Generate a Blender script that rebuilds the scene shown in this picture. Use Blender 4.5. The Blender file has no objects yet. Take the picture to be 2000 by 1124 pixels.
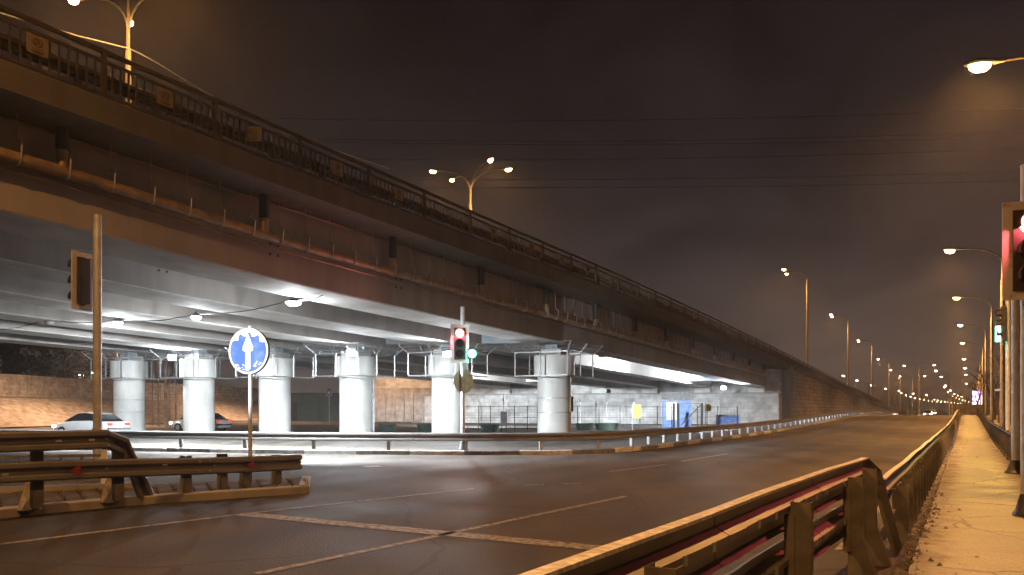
import bpy, bmesh, math, random
from mathutils import Vector, Matrix
R = math.radians
sc = bpy.context.scene
col = sc.collection
random.seed(7)

# ------------------------------------------------------------------ camera
CAMZ, F = 1.65, 1500.0                 # eye height, focal length for a 2000 px wide frame
cam_d = bpy.data.cameras.new('camera')
cam = bpy.data.objects.new('camera', cam_d); col.objects.link(cam)
cam.location = (0, 0, CAMZ); cam.rotation_euler = (R(90), 0, 0)
cam_d.sensor_width = 36; cam_d.lens = 27.0; cam_d.shift_y = 0.119
cam_d.clip_start = 0.05; cam_d.clip_end = 9000
sc.camera = cam

# ------------------------------------------------------------------ night sky
world = bpy.data.worlds.new('World'); sc.world = world; world.use_nodes = True
wt = world.node_tree; wt.nodes.clear()
def wn(t, **kw):
    n = wt.nodes.new(t)
    for k, v in kw.items(): setattr(n, k, v)
    return n
tc = wn('ShaderNodeTexCoord'); sep = wn('ShaderNodeSeparateXYZ')
wt.links.new(tc.outputs['Generated'], sep.inputs[0])
ramp = wn('ShaderNodeValToRGB'); cr = ramp.color_ramp
cr.elements[0].position = 0.0; cr.elements[0].color = (.15, .088, .055, 1)
cr.elements[1].position = 1.0; cr.elements[1].color = (.0085, .0058, .0058, 1)
for p, c in ((.03, (.10, .068, .054, 1)), (.09, (.078, .057, .050, 1)), (.2, (.038, .0285, .027, 1)), (.33, (.020, .0150, .0148, 1)), (.5, (.0125, .0088, .0088, 1))):
    e = cr.elements.new(p); e.color = c
wt.links.new(sep.outputs['Z'], ramp.inputs[0])
mp = wn('ShaderNodeMapping'); mp.inputs['Scale'].default_value = (2.3, 2.3, 5.0)
mp.inputs['Rotation'].default_value = (0, R(8), 0)
wt.links.new(tc.outputs['Generated'], mp.inputs[0])
nz = wn('ShaderNodeTexNoise'); nz.inputs['Scale'].default_value = 2.6; nz.inputs['Detail'].default_value = 5; nz.inputs['Roughness'].default_value = .55
nz.inputs['Distortion'].default_value = .5
wt.links.new(mp.outputs[0], nz.inputs['Vector'])
mr = wn('ShaderNodeMapRange'); mr.inputs['From Min'].default_value = .3; mr.inputs['From Max'].default_value = .72
mr.inputs['To Min'].default_value = .74; mr.inputs['To Max'].default_value = 1.24
wt.links.new(nz.outputs['Fac'], mr.inputs[0])
mul = wn('ShaderNodeVectorMath', operation='MULTIPLY')
wt.links.new(ramp.outputs[0], mul.inputs[0]); wt.links.new(mr.outputs[0], mul.inputs[1])
# the town's glow is stronger over the far end of the road
dt = wn('ShaderNodeVectorMath', operation='DOT_PRODUCT'); dt.inputs[1].default_value = (.50, .866, 0)
wt.links.new(tc.outputs['Generated'], dt.inputs[0])
mg = wn('ShaderNodeMapRange'); mg.inputs['From Min'].default_value = .2; mg.inputs['From Max'].default_value = 1.0
mg.inputs['To Min'].default_value = .42; mg.inputs['To Max'].default_value = 1.12
wt.links.new(dt.outputs['Value'], mg.inputs[0])
mul2 = wn('ShaderNodeVectorMath', operation='MULTIPLY')
wt.links.new(mul.outputs[0], mul2.inputs[0]); wt.links.new(mg.outputs[0], mul2.inputs[1])
bg = wn('ShaderNodeBackground'); bg.inputs['Strength'].default_value = 1.0
wo = wn('ShaderNodeOutputWorld')
wt.links.new(mul2.outputs[0], bg.inputs[0]); wt.links.new(bg.outputs[0], wo.inputs[0])

sc.view_settings.view_transform = 'Standard'; sc.view_settings.look = 'None'
sc.view_settings.exposure = 0; sc.view_settings.gamma = 1
sc.render.engine = 'CYCLES'
cy = sc.cycles
cy.use_denoising = True
try: cy.denoiser = 'OPENIMAGEDENOISE'
except Exception: pass
cy.max_bounces = 5; cy.diffuse_bounces = 3; cy.glossy_bounces = 3; cy.transmission_bounces = 3
cy.sample_clamp_indirect = 4.0; cy.caustics_reflective = False; cy.caustics_refractive = False
cy.use_light_tree = True

SODIUM = (1.0, .45, .125); WHITE = (.88, .95, 1.0)
def light(name, loc, power, color, parent=None, kind='SPOT', angle=165, blend=.5, radius=.12, aim=None):
    d = bpy.data.lights.new(name, kind); d.energy = power; d.color = color; d.shadow_soft_size = radius
    if kind == 'SPOT': d.spot_size = R(angle); d.spot_blend = blend
    o = bpy.data.objects.new(name, d); col.objects.link(o)
    if parent: o.parent = parent
    o.location = loc
    if aim is not None:
        o.rotation_euler = Vector(aim).to_track_quat('-Z', 'Y').to_euler()
    return o

# ------------------------------------------------------------------ materials
def nodes(name):
    m = bpy.data.materials.new(name); m.use_nodes = True
    nt = m.node_tree
    return m, nt, nt.nodes['Principled BSDF']
def lk(nt, a, b): nt.links.new(a, b)
def mat(name, c, rough=.6, metal=0.0, var=.25, scale=3.0, bump=.0, bscale=40.0, c2=None, stretch=(1, 1, 1), detail=6, rot=0, coat=0, lo=.35, hi=.65):
    m, nt, p = nodes(name)
    p.inputs['Roughness'].default_value = rough; p.inputs['Metallic'].default_value = metal
    if coat: p.inputs['Coat Weight'].default_value = coat
    t = nt.nodes.new('ShaderNodeTexCoord')
    mpn = nt.nodes.new('ShaderNodeMapping'); mpn.inputs['Scale'].default_value = stretch; mpn.inputs['Rotation'].default_value = (0, 0, rot)
    lk(nt, t.outputs['Object'], mpn.inputs[0])
    n = nt.nodes.new('ShaderNodeTexNoise'); n.inputs['Scale'].default_value = scale; n.inputs['Detail'].default_value = detail
    lk(nt, mpn.outputs[0], n.inputs['Vector'])
    r = nt.nodes.new('ShaderNodeValToRGB')
    a = c2 if c2 else tuple(x * (1 - var) for x in c)
    b = c if c2 else tuple(min(1, x * (1 + var)) for x in c)
    r.color_ramp.elements[0].position = lo; r.color_ramp.elements[0].color = (*a, 1)
    r.color_ramp.elements[1].position = hi; r.color_ramp.elements[1].color = (*b, 1)
    lk(nt, n.outputs['Fac'], r.inputs[0]); lk(nt, r.outputs[0], p.inputs['Base Color'])
    if bump:
        n2 = nt.nodes.new('ShaderNodeTexNoise'); n2.inputs['Scale'].default_value = bscale; n2.inputs['Detail'].default_value = 4
        lk(nt, t.outputs['Object'], n2.inputs['Vector'])
        bp = nt.nodes.new('ShaderNodeBump'); bp.inputs['Strength'].default_value = bump; bp.inputs['Distance'].default_value = .02
        lk(nt, n2.outputs['Fac'], bp.inputs['Height']); lk(nt, bp.outputs[0], p.inputs['Normal'])
    return m
def emit(name, c, s):
    m, nt, p = nodes(name)
    p.inputs['Base Color'].default_value = (.05, .05, .05, 1)
    p.inputs['Emission Color'].default_value = (*c, 1); p.inputs['Emission Strength'].default_value = s
    return m
TH = math.atan(.592)                   # the road runs away to the right at this angle
def asphalt():
    m, nt, p = nodes('asphalt')
    t = nt.nodes.new('ShaderNodeTexCoord')
    mpn = nt.nodes.new('ShaderNodeMapping'); mpn.inputs['Rotation'].default_value = (0, 0, TH); mpn.inputs['Scale'].default_value = (1, .07, 1)
    lk(nt, t.outputs['Object'], mpn.inputs[0])
    a = nt.nodes.new('ShaderNodeTexNoise'); a.inputs['Scale'].default_value = .9; a.inputs['Detail'].default_value = 5
    lk(nt, mpn.outputs[0], a.inputs['Vector'])
    b = nt.nodes.new('ShaderNodeTexNoise'); b.inputs['Scale'].default_value = 17; b.inputs['Detail'].default_value = 8; b.inputs['Roughness'].default_value = .75
    lk(nt, t.outputs['Object'], b.inputs['Vector'])
    c = nt.nodes.new('ShaderNodeTexNoise'); c.inputs['Scale'].default_value = .35; c.inputs['Detail'].default_value = 3
    lk(nt, t.outputs['Object'], c.inputs['Vector'])
    m1 = nt.nodes.new('ShaderNodeMath'); m1.operation = 'ADD'; lk(nt, a.outputs['Fac'], m1.inputs[0]); lk(nt, c.outputs['Fac'], m1.inputs[1])
    m2 = nt.nodes.new('ShaderNodeMath'); m2.operation = 'MULTIPLY_ADD'; m2.inputs[1].default_value = .8
    lk(nt, b.outputs['Fac'], m2.inputs[0]); lk(nt, m1.outputs[0], m2.inputs[2])
    r = nt.nodes.new('ShaderNodeMapRange'); r.inputs['From Min'].default_value = 1.0; r.inputs['From Max'].default_value = 1.85
    lk(nt, m2.outputs[0], r.inputs[0])
    q = nt.nodes.new('ShaderNodeValToRGB')
    q.color_ramp.elements[0].color = (.025, .0215, .0185, 1); q.color_ramp.elements[1].color = (.088, .075, .062, 1)
    lk(nt, r.outputs[0], q.inputs[0])
    # sealed cracks and repair patches
    vc = nt.nodes.new('ShaderNodeTexVoronoi'); vc.feature = 'DISTANCE_TO_EDGE'; vc.inputs['Scale'].default_value = .28
    wv = nt.nodes.new('ShaderNodeVectorMath'); wv.operation = 'MULTIPLY_ADD'; wv.inputs[1].default_value = (1.6, 1.6, 0); lk(nt, c.outputs['Color'], wv.inputs[0]); lk(nt, t.outputs['Object'], wv.inputs[2]); lk(nt, wv.outputs[0], vc.inputs['Vector'])
    ck = nt.nodes.new('ShaderNodeMapRange'); ck.inputs['From Min'].default_value = .004; ck.inputs['From Max'].default_value = .012; ck.inputs['To Min'].default_value = .62; ck.inputs['To Max'].default_value = 1.0; lk(nt, vc.outputs['Distance'], ck.inputs[0])
    vp = nt.nodes.new('ShaderNodeTexVoronoi'); vp.distance = 'CHEBYCHEV'; vp.inputs['Scale'].default_value = .16; lk(nt, mpn.outputs[0], vp.inputs['Vector'])
    sx_ = nt.nodes.new('ShaderNodeSeparateColor'); lk(nt, vp.outputs['Color'], sx_.inputs[0])
    pk = nt.nodes.new('ShaderNodeMapRange'); pk.inputs['To Min'].default_value = .72; pk.inputs['To Max'].default_value = 1.18; lk(nt, sx_.outputs[0], pk.inputs[0])
    k1 = nt.nodes.new('ShaderNodeMath'); k1.operation = 'MULTIPLY'; lk(nt, ck.outputs[0], k1.inputs[0]); lk(nt, pk.outputs[0], k1.inputs[1])
    dpn = nt.nodes.new('ShaderNodeVectorMath'); dpn.operation = 'DOT_PRODUCT'; dpn.inputs[1].default_value = (math.cos(TH) * 3.5, -math.sin(TH) * 3.5, 0); lk(nt, t.outputs['Object'], dpn.inputs[0])
    sn1 = nt.nodes.new('ShaderNodeMath'); sn1.operation = 'MULTIPLY_ADD'; sn1.inputs[1].default_value = 2.2; lk(nt, a.outputs['Fac'], sn1.inputs[0]); lk(nt, dpn.outputs['Value'], sn1.inputs[2])
    sn2 = nt.nodes.new('ShaderNodeMath'); sn2.operation = 'SINE'; lk(nt, sn1.outputs[0], sn2.inputs[0])
    sn3 = nt.nodes.new('ShaderNodeMath'); sn3.operation = 'MULTIPLY_ADD'; sn3.inputs[1].default_value = .16; sn3.inputs[2].default_value = 1.0; lk(nt, sn2.outputs[0], sn3.inputs[0])
    k2 = nt.nodes.new('ShaderNodeMath'); k2.operation = 'MULTIPLY'; lk(nt, k1.outputs[0], k2.inputs[0]); lk(nt, sn3.outputs[0], k2.inputs[1]); k1 = k2
    kv = nt.nodes.new('ShaderNodeVectorMath'); kv.operation = 'SCALE'; lk(nt, q.outputs[0], kv.inputs[0]); lk(nt, k1.outputs[0], kv.inputs['Scale']); lk(nt, kv.outputs[0], p.inputs['Base Color'])
    rr = nt.nodes.new('ShaderNodeMapRange'); rr.inputs['From Min'].default_value = .35; rr.inputs['From Max'].default_value = .7
    rr.inputs['To Min'].default_value = .62; rr.inputs['To Max'].default_value = .85; p.inputs['Specular IOR Level'].default_value = .35
    lk(nt, c.outputs['Fac'], rr.inputs[0]); lk(nt, rr.outputs[0], p.inputs['Roughness'])
    v = nt.nodes.new('ShaderNodeTexVoronoi'); v.inputs['Scale'].default_value = 45; lk(nt, t.outputs['Object'], v.inputs['Vector'])
    bp = nt.nodes.new('ShaderNodeBump'); bp.inputs['Strength'].default_value = .55; bp.inputs['Distance'].default_value = .012
    lk(nt, v.outputs['Distance'], bp.inputs['Height']); lk(nt, bp.outputs[0], p.inputs['Normal'])
    return m
def concrete(name, c, streak=.35, rough=.8, zs=.12, sc_=1.6, bumps=.25):
    """concrete with vertical run-off streaks and patches"""
    m, nt, p = nodes(name); p.inputs['Roughness'].default_value = rough
    t = nt.nodes.new('ShaderNodeTexCoord')
    mpn = nt.nodes.new('ShaderNodeMapping'); mpn.inputs['Scale'].default_value = (1, 1, zs); lk(nt, t.outputs['Object'], mpn.inputs[0])
    a = nt.nodes.new('ShaderNodeTexNoise'); a.inputs['Scale'].default_value = sc_; a.inputs['Detail'].default_value = 7; lk(nt, mpn.outputs[0], a.inputs['Vector'])
    b = nt.nodes.new('ShaderNodeTexNoise'); b.inputs['Scale'].default_value = .5; b.inputs['Detail'].default_value = 6; lk(nt, t.outputs['Object'], b.inputs['Vector'])
    ad = nt.nodes.new('ShaderNodeMath'); ad.operation = 'ADD'; lk(nt, a.outputs['Fac'], ad.inputs[0]); lk(nt, b.outputs['Fac'], ad.inputs[1])
    r = nt.nodes.new('ShaderNodeMapRange'); r.inputs['From Min'].default_value = .7; r.inputs['From Max'].default_value = 1.25
    r.inputs['To Min'].default_value = 1 - streak; r.inputs['To Max'].default_value = 1.12
    lk(nt, ad.outputs[0], r.inputs[0])
    mu = nt.nodes.new('ShaderNodeVectorMath'); mu.operation = 'SCALE'; mu.inputs[0].default_value = c
    lk(nt, r.outputs[0], mu.inputs['Scale']); lk(nt, mu.outputs[0], p.inputs['Base Color'])
    n2 = nt.nodes.new('ShaderNodeTexNoise'); n2.inputs['Scale'].default_value = 30; n2.inputs['Detail'].default_value = 4; lk(nt, t.outputs['Object'], n2.inputs['Vector'])
    bp = nt.nodes.new('ShaderNodeBump'); bp.inputs['Strength'].default_value = bumps; bp.inputs['Distance'].default_value = .01
    lk(nt, n2.outputs['Fac'], bp.inputs['Height']); lk(nt, bp.outputs[0], p.inputs['Normal'])
    return m
def masonry(name, c, mortar, bw, bh, rot, offset=.5, msize=.02, rough=.85):
    """courses of blocks on an upright face that runs along direction rot"""
    m, nt, p = nodes(name); p.inputs['Roughness'].default_value = rough
    t = nt.nodes.new('ShaderNodeTexCoord')
    mpn = nt.nodes.new('ShaderNodeMapping'); mpn.vector_type = 'TEXTURE'; mpn.inputs['Rotation'].default_value = (0, 0, rot); lk(nt, t.outputs['Object'], mpn.inputs[0])
    s = nt.nodes.new('ShaderNodeSeparateXYZ'); lk(nt, mpn.outputs[0], s.inputs[0])
    cb = nt.nodes.new('ShaderNodeCombineXYZ'); lk(nt, s.outputs['X'], cb.inputs[0]); lk(nt, s.outputs['Z'], cb.inputs[1])
    br = nt.nodes.new('ShaderNodeTexBrick'); br.offset = offset
    br.inputs['Scale'].default_value = 1; br.inputs['Brick Width'].default_value = bw; br.inputs['Row Height'].default_value = bh; br.inputs['Mortar Size'].default_value = msize
    br.inputs['Color1'].default_value = (*c, 1); br.inputs['Color2'].default_value = (*[x * .72 for x in c], 1); br.inputs['Mortar'].default_value = (*mortar, 1)
    lk(nt, cb.outputs[0], br.inputs['Vector'])
    n = nt.nodes.new('ShaderNodeTexNoise'); n.inputs['Scale'].default_value = 1.2; n.inputs['Detail'].default_value = 6; lk(nt, t.outputs['Object'], n.inputs['Vector'])
    r = nt.nodes.new('ShaderNodeMapRange'); r.inputs['From Min'].default_value = .3; r.inputs['From Max'].default_value = .7; r.inputs['To Min'].default_value = .65; r.inputs['To Max'].default_value = 1.15
    lk(nt, n.outputs['Fac'], r.inputs[0])
    mu = nt.nodes.new('ShaderNodeVectorMath'); mu.operation = 'MULTIPLY'; lk(nt, br.outputs['Color'], mu.inputs[0]); lk(nt, r.outputs[0], mu.inputs[1])
    lk(nt, mu.outputs[0], p.inputs['Base Color'])
    bp = nt.nodes.new('ShaderNodeBump'); bp.inputs['Strength'].default_value = .6; bp.inputs['Distance'].default_value = .03; bp.invert = True
    lk(nt, br.outputs['Fac'], bp.inputs['Height']); lk(nt, bp.outputs[0], p.inputs['Normal'])
    return m

def path_mat():
    m, nt, p = nodes('worn_path'); p.inputs['Roughness'].default_value = .36
    t = nt.nodes.new('ShaderNodeTexCoord')
    dp = nt.nodes.new('ShaderNodeVectorMath'); dp.operation = 'DOT_PRODUCT'; dp.inputs[1].default_value = (math.cos(TH), -math.sin(TH), 0); lk(nt, t.outputs['Object'], dp.inputs[0])
    c0 = (-1.0 + 1.38) * math.cos(TH)
    su = nt.nodes.new('ShaderNodeMath'); su.operation = 'SUBTRACT'; su.inputs[1].default_value = c0; lk(nt, dp.outputs['Value'], su.inputs[0])
    ab = nt.nodes.new('ShaderNodeMath'); ab.operation = 'ABSOLUTE'; lk(nt, su.outputs[0], ab.inputs[0])
    n = nt.nodes.new('ShaderNodeTexNoise'); n.inputs['Scale'].default_value = 2.6; n.inputs['Detail'].default_value = 9; n.inputs['Roughness'].default_value = .72; lk(nt, t.outputs['Object'], n.inputs['Vector'])
    ma = nt.nodes.new('ShaderNodeMath'); ma.operation = 'MULTIPLY_ADD'; ma.inputs[1].default_value = 1.15; lk(nt, n.outputs['Fac'], ma.inputs[0]); lk(nt, ab.outputs[0], ma.inputs[2])
    r = nt.nodes.new('ShaderNodeValToRGB'); e = r.color_ramp.elements
    e[0].position = .62; e[0].color = (.34, .40, .29, 1); e[1].position = 1.15 / 1.3; e[1].color = (.10, .085, .065, 1)
    x = e.new(.76); x.color = (.25, .27, .20, 1); x = e.new(.83); x.color = (.15, .14, .11, 1)
    dv = nt.nodes.new('ShaderNodeMath'); dv.operation = 'DIVIDE'; dv.inputs[1].default_value = 1.45; lk(nt, ma.outputs[0], dv.inputs[0]); lk(nt, dv.outputs[0], r.inputs[0])
    g = nt.nodes.new('ShaderNodeTexNoise'); g.inputs['Scale'].default_value = 34; g.inputs['Detail'].default_value = 6; lk(nt, t.outputs['Object'], g.inputs['Vector'])
    gr = nt.nodes.new('ShaderNodeMapRange'); gr.inputs['From Min'].default_value = .3; gr.inputs['From Max'].default_value = .7; gr.inputs['To Min'].default_value = .6; gr.inputs['To Max'].default_value = 1.2; lk(nt, g.outputs['Fac'], gr.inputs[0])
    big = nt.nodes.new('ShaderNodeTexNoise'); big.inputs['Scale'].default_value = .75; big.inputs['Detail'].default_value = 7; lk(nt, t.outputs['Object'], big.inputs['Vector'])
    bm_ = nt.nodes.new('ShaderNodeMapRange'); bm_.inputs['From Min'].default_value = .38; bm_.inputs['From Max'].default_value = .62; bm_.inputs['To Min'].default_value = .58; bm_.inputs['To Max'].default_value = 1.1; lk(nt, big.outputs['Fac'], bm_.inputs[0])
    vk = nt.nodes.new('ShaderNodeTexVoronoi'); vk.feature = 'DISTANCE_TO_EDGE'; vk.inputs['Scale'].default_value = .5
    wv = nt.nodes.new('ShaderNodeVectorMath'); wv.operation = 'MULTIPLY_ADD'; wv.inputs[1].default_value = (1.0, 1.0, 0); lk(nt, big.outputs['Color'], wv.inputs[0]); lk(nt, t.outputs['Object'], wv.inputs[2]); lk(nt, wv.outputs[0], vk.inputs['Vector'])
    vkr = nt.nodes.new('ShaderNodeMapRange'); vkr.inputs['From Min'].default_value = .004; vkr.inputs['From Max'].default_value = .016; vkr.inputs['To Min'].default_value = .35; vkr.inputs['To Max'].default_value = 1.0; lk(nt, vk.outputs['Distance'], vkr.inputs[0])
    g1 = nt.nodes.new('ShaderNodeMath'); g1.operation = 'MULTIPLY'; lk(nt, gr.outputs[0], g1.inputs[0]); lk(nt, bm_.outputs[0], g1.inputs[1])
    g2 = nt.nodes.new('ShaderNodeMath'); g2.operation = 'MULTIPLY'; lk(nt, g1.outputs[0], g2.inputs[0]); lk(nt, vkr.outputs[0], g2.inputs[1]); gr = g2
    rg = nt.nodes.new('ShaderNodeMapRange'); rg.inputs['From Min'].default_value = .4; rg.inputs['From Max'].default_value = .6; rg.inputs['To Min'].default_value = .38; rg.inputs['To Max'].default_value = .6; lk(nt, big.outputs['Fac'], rg.inputs[0]); lk(nt, rg.outputs[0], p.inputs['Roughness'])
    mu = nt.nodes.new('ShaderNodeVectorMath'); mu.operation = 'SCALE'; lk(nt, r.outputs[0], mu.inputs[0]); lk(nt, gr.outputs[0], mu.inputs['Scale']); lk(nt, mu.outputs[0], p.inputs['Base Color'])
    bp = nt.nodes.new('ShaderNodeBump'); bp.inputs['Strength'].default_value = .6; bp.inputs['Distance'].default_value = .02; lk(nt, n.outputs['Fac'], bp.inputs['Height'])
    b2 = nt.nodes.new('ShaderNodeBump'); b2.inputs['Strength'].default_value = .25; b2.inputs['Distance'].default_value = .008; lk(nt, g.outputs['Fac'], b2.inputs['Height']); lk(nt, bp.outputs[0], b2.inputs['Normal']); lk(nt, b2.outputs[0], p.inputs['Normal'])
    return m
M = dict(
    asphalt=asphalt(),
    earth=mat('earth', (.075, .062, .05), .95, var=.5, scale=4, bump=.8, bscale=14),
    ground=mat('rough_ground', (.10, .085, .07), .95, var=.45, scale=.8, bump=.6, bscale=6),
    bank=mat('bank_ground', (.30, .25, .20), .95, c2=(.13, .10, .08), scale=1.6, bump=.8, bscale=5),
    snow=mat('frosty_ground', (.34, .31, .27), .9, c2=(.10, .085, .065), scale=1.4, bump=.8, bscale=9, detail=8),
    path=path_mat(),
    paint=mat('worn_road_paint', (.34, .32, .295), .7, c2=(.09, .082, .075), scale=11, detail=10, lo=.36, hi=.6),
    kerb=concrete('kerb_concrete', (.36, .34, .31), .4),
    kerbw=mat('kerb_white_paint', (.40, .395, .38), .7, var=.25, scale=5),
    kerbk=mat('kerb_black_paint', (.12, .115, .11), .7, var=.4, scale=5),
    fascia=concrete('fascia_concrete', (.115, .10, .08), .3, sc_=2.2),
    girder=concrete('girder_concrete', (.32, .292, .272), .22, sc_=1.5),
    soffit=concrete('soffit_concrete', (.36, .35, .35), .25, zs=1, sc_=1),
    pier=concrete('pier_paint', (.64, .64, .62), .30, rough=.6, sc_=1.8, zs=.2),
    girder_bottom_lit=concrete('girder_bottom_lit_concrete', (.68, .665, .65), .28, sc_=1.2, zs=1),  # bottoms paler than the webs: bounced light put into the colour
    abut=masonry('abutment_blocks', (.58, .57, .56), (.47, .46, .45), 1.2, .42, -TH, msize=.018),
    wall=masonry('retaining_blocks', (.46, .39, .31), (.17, .145, .12), 1.5, .48, R(90) - TH, msize=.035),
    pilaster=concrete('pilaster_concrete', (.30, .27, .23), .4),
    steel=mat('galvanised_steel', (.42, .43, .44), .45, .6, var=.2, scale=6),
    railst=mat('railing_paint', (.065, .05, .034), .6, .1, var=.3, scale=5),
    beam=mat('guardrail_steel', (.22, .212, .205), .46, .4, var=.14, scale=1.6, detail=3),
    beamlit=mat('guardrail_frosted_lit', (.84, .78, .72), .6, .1, var=.3, scale=22),  # upper lip: frost, with lamplight put into the near-white colour
    post=mat('guardrail_post_steel', (.21, .19, .16), .55, .3, var=.22, scale=5, bump=.08, bscale=50),
    blackpost=mat('black_paint', (.02, .02, .02), .5, var=.3),
    barrier=mat('dark_barrier_steel', (.06, .052, .046), .6, .2, var=.3),
    pipe=mat('brown_pipe', (.30, .20, .10), .35, .1, var=.3, scale=2.5),
    pole=mat('grey_pole', (.60, .63, .66), .5, .3, var=.15, scale=5),
    lamp_pole=mat('lamp_pole_paint', (.24, .215, .17), .55, .2, var=.25, scale=4),
    dark=mat('dark_plastic', (.03, .03, .032), .5, var=.3),
    white=mat('white_panel', (.72, .70, .67), .5, var=.1, scale=6),
    rusty=mat('white_rusty_panel', (.70, .67, .62), .55, c2=(.30, .20, .12), scale=5, lo=.28, hi=.42),
    sign_blue=mat('sign_blue', (.05, .12, .46), .35, c2=(.13, .22, .56), scale=4, lo=.3, hi=.5),
    sign_white=mat('sign_white', (.85, .85, .86), .35, var=.06),
    sign_red=mat('sign_red', (.30, .03, .025), .4, var=.1),
    sign_navy=mat('sign_navy', (.05, .06, .32), .4, var=.1),
    yellow=mat('yellow_plate', (.70, .56, .06), .5, var=.12),
    plate=mat('tan_plate', (.26, .19, .10), .5, var=.2, scale=6),
    ink=mat('dark_ink', (.06, .05, .05), .6, var=.2),
    kiosk=mat('blue_kiosk_paint', (.15, .24, .52), .5, var=.2, scale=3),
    roof=mat('corrugated_roof', (.38, .40, .42), .4, .5, var=.2, scale=5),
    tub=mat('green_tub', (.05, .085, .07), .6, var=.2),
    cabinet=mat('grey_cabinet', (.36, .36, .36), .5, var=.15),
    concrete_panel=mat('fence_panel_concrete', (.42, .36, .31), .9, c2=(.25, .21, .18), scale=1.5, bump=.5, bscale=12),
    bark=mat('bark', (.055, .042, .032), .9, var=.4, scale=8),
    leaf=mat('dark_leaves', (.035, .045, .028), .8, var=.5, scale=2),
    grass=mat('dry_grass', (.11, .10, .055), .9, var=.5, scale=6),
    rubble=mat('rubble_stone', (.34, .31, .28), .9, var=.35, scale=9, bump=.5),
    glass=mat('dark_glass', (.015, .017, .02), .08, var=.1),
    car_dark=mat('car_paint_dark', (.04, .045, .055), .3, .3, var=.1, coat=.6),
    car_white=mat('car_paint_white', (.62, .62, .63), .3, .0, var=.05, coat=.6),
    tyre=mat('rubber', (.015, .015, .015), .8, var=.2),
    brick=masonry('brown_bricks', (.24, .15, .09), (.12, .10, .08), .26, .09, 0, msize=.012),
    steelblue=mat('diaphragm_steel', (.36, .42, .47), .5, .1, var=.12, scale=2),
    e_sodium=emit('sodium_glow', (1, .66, .26), 26), e_white=emit('white_glow', (.92, .96, 1), 40),
    e_red=emit('red_signal', (1, .10, .06), 30), e_green=emit('green_signal', (.12, 1, .80), 30),
    e_head=emit('headlight_glow', (1, .93, .82), 30), e_tail=emit('taillight_glow', (1, .05, .03), 1.2),
    e_far=emit('far_lamp_glow', (1, .70, .38), 55),
)
def screen_mat():
    m, nt, p = nodes('led_screen'); p.inputs['Base Color'].default_value = (.02, .02, .02, 1)
    t = nt.nodes.new('ShaderNodeTexCoord'); v = nt.nodes.new('ShaderNodeTexVoronoi'); v.inputs['Scale'].default_value = 1.3
    lk(nt, t.outputs['Object'], v.inputs['Vector'])
    r = nt.nodes.new('ShaderNodeValToRGB'); r.color_ramp.interpolation = 'CONSTANT'
    r.color_ramp.elements[0].color = (1, .95, 1, 1); r.color_ramp.elements[1].position = .62; r.color_ramp.elements[1].color = (.30, .10, 1, 1)
    lk(nt, v.outputs['Color'], r.inputs[0]); lk(nt, r.outputs[0], p.inputs['Emission Color']); p.inputs['Emission Strength'].default_value = 5
    return m
M['screen'] = screen_mat()

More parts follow.
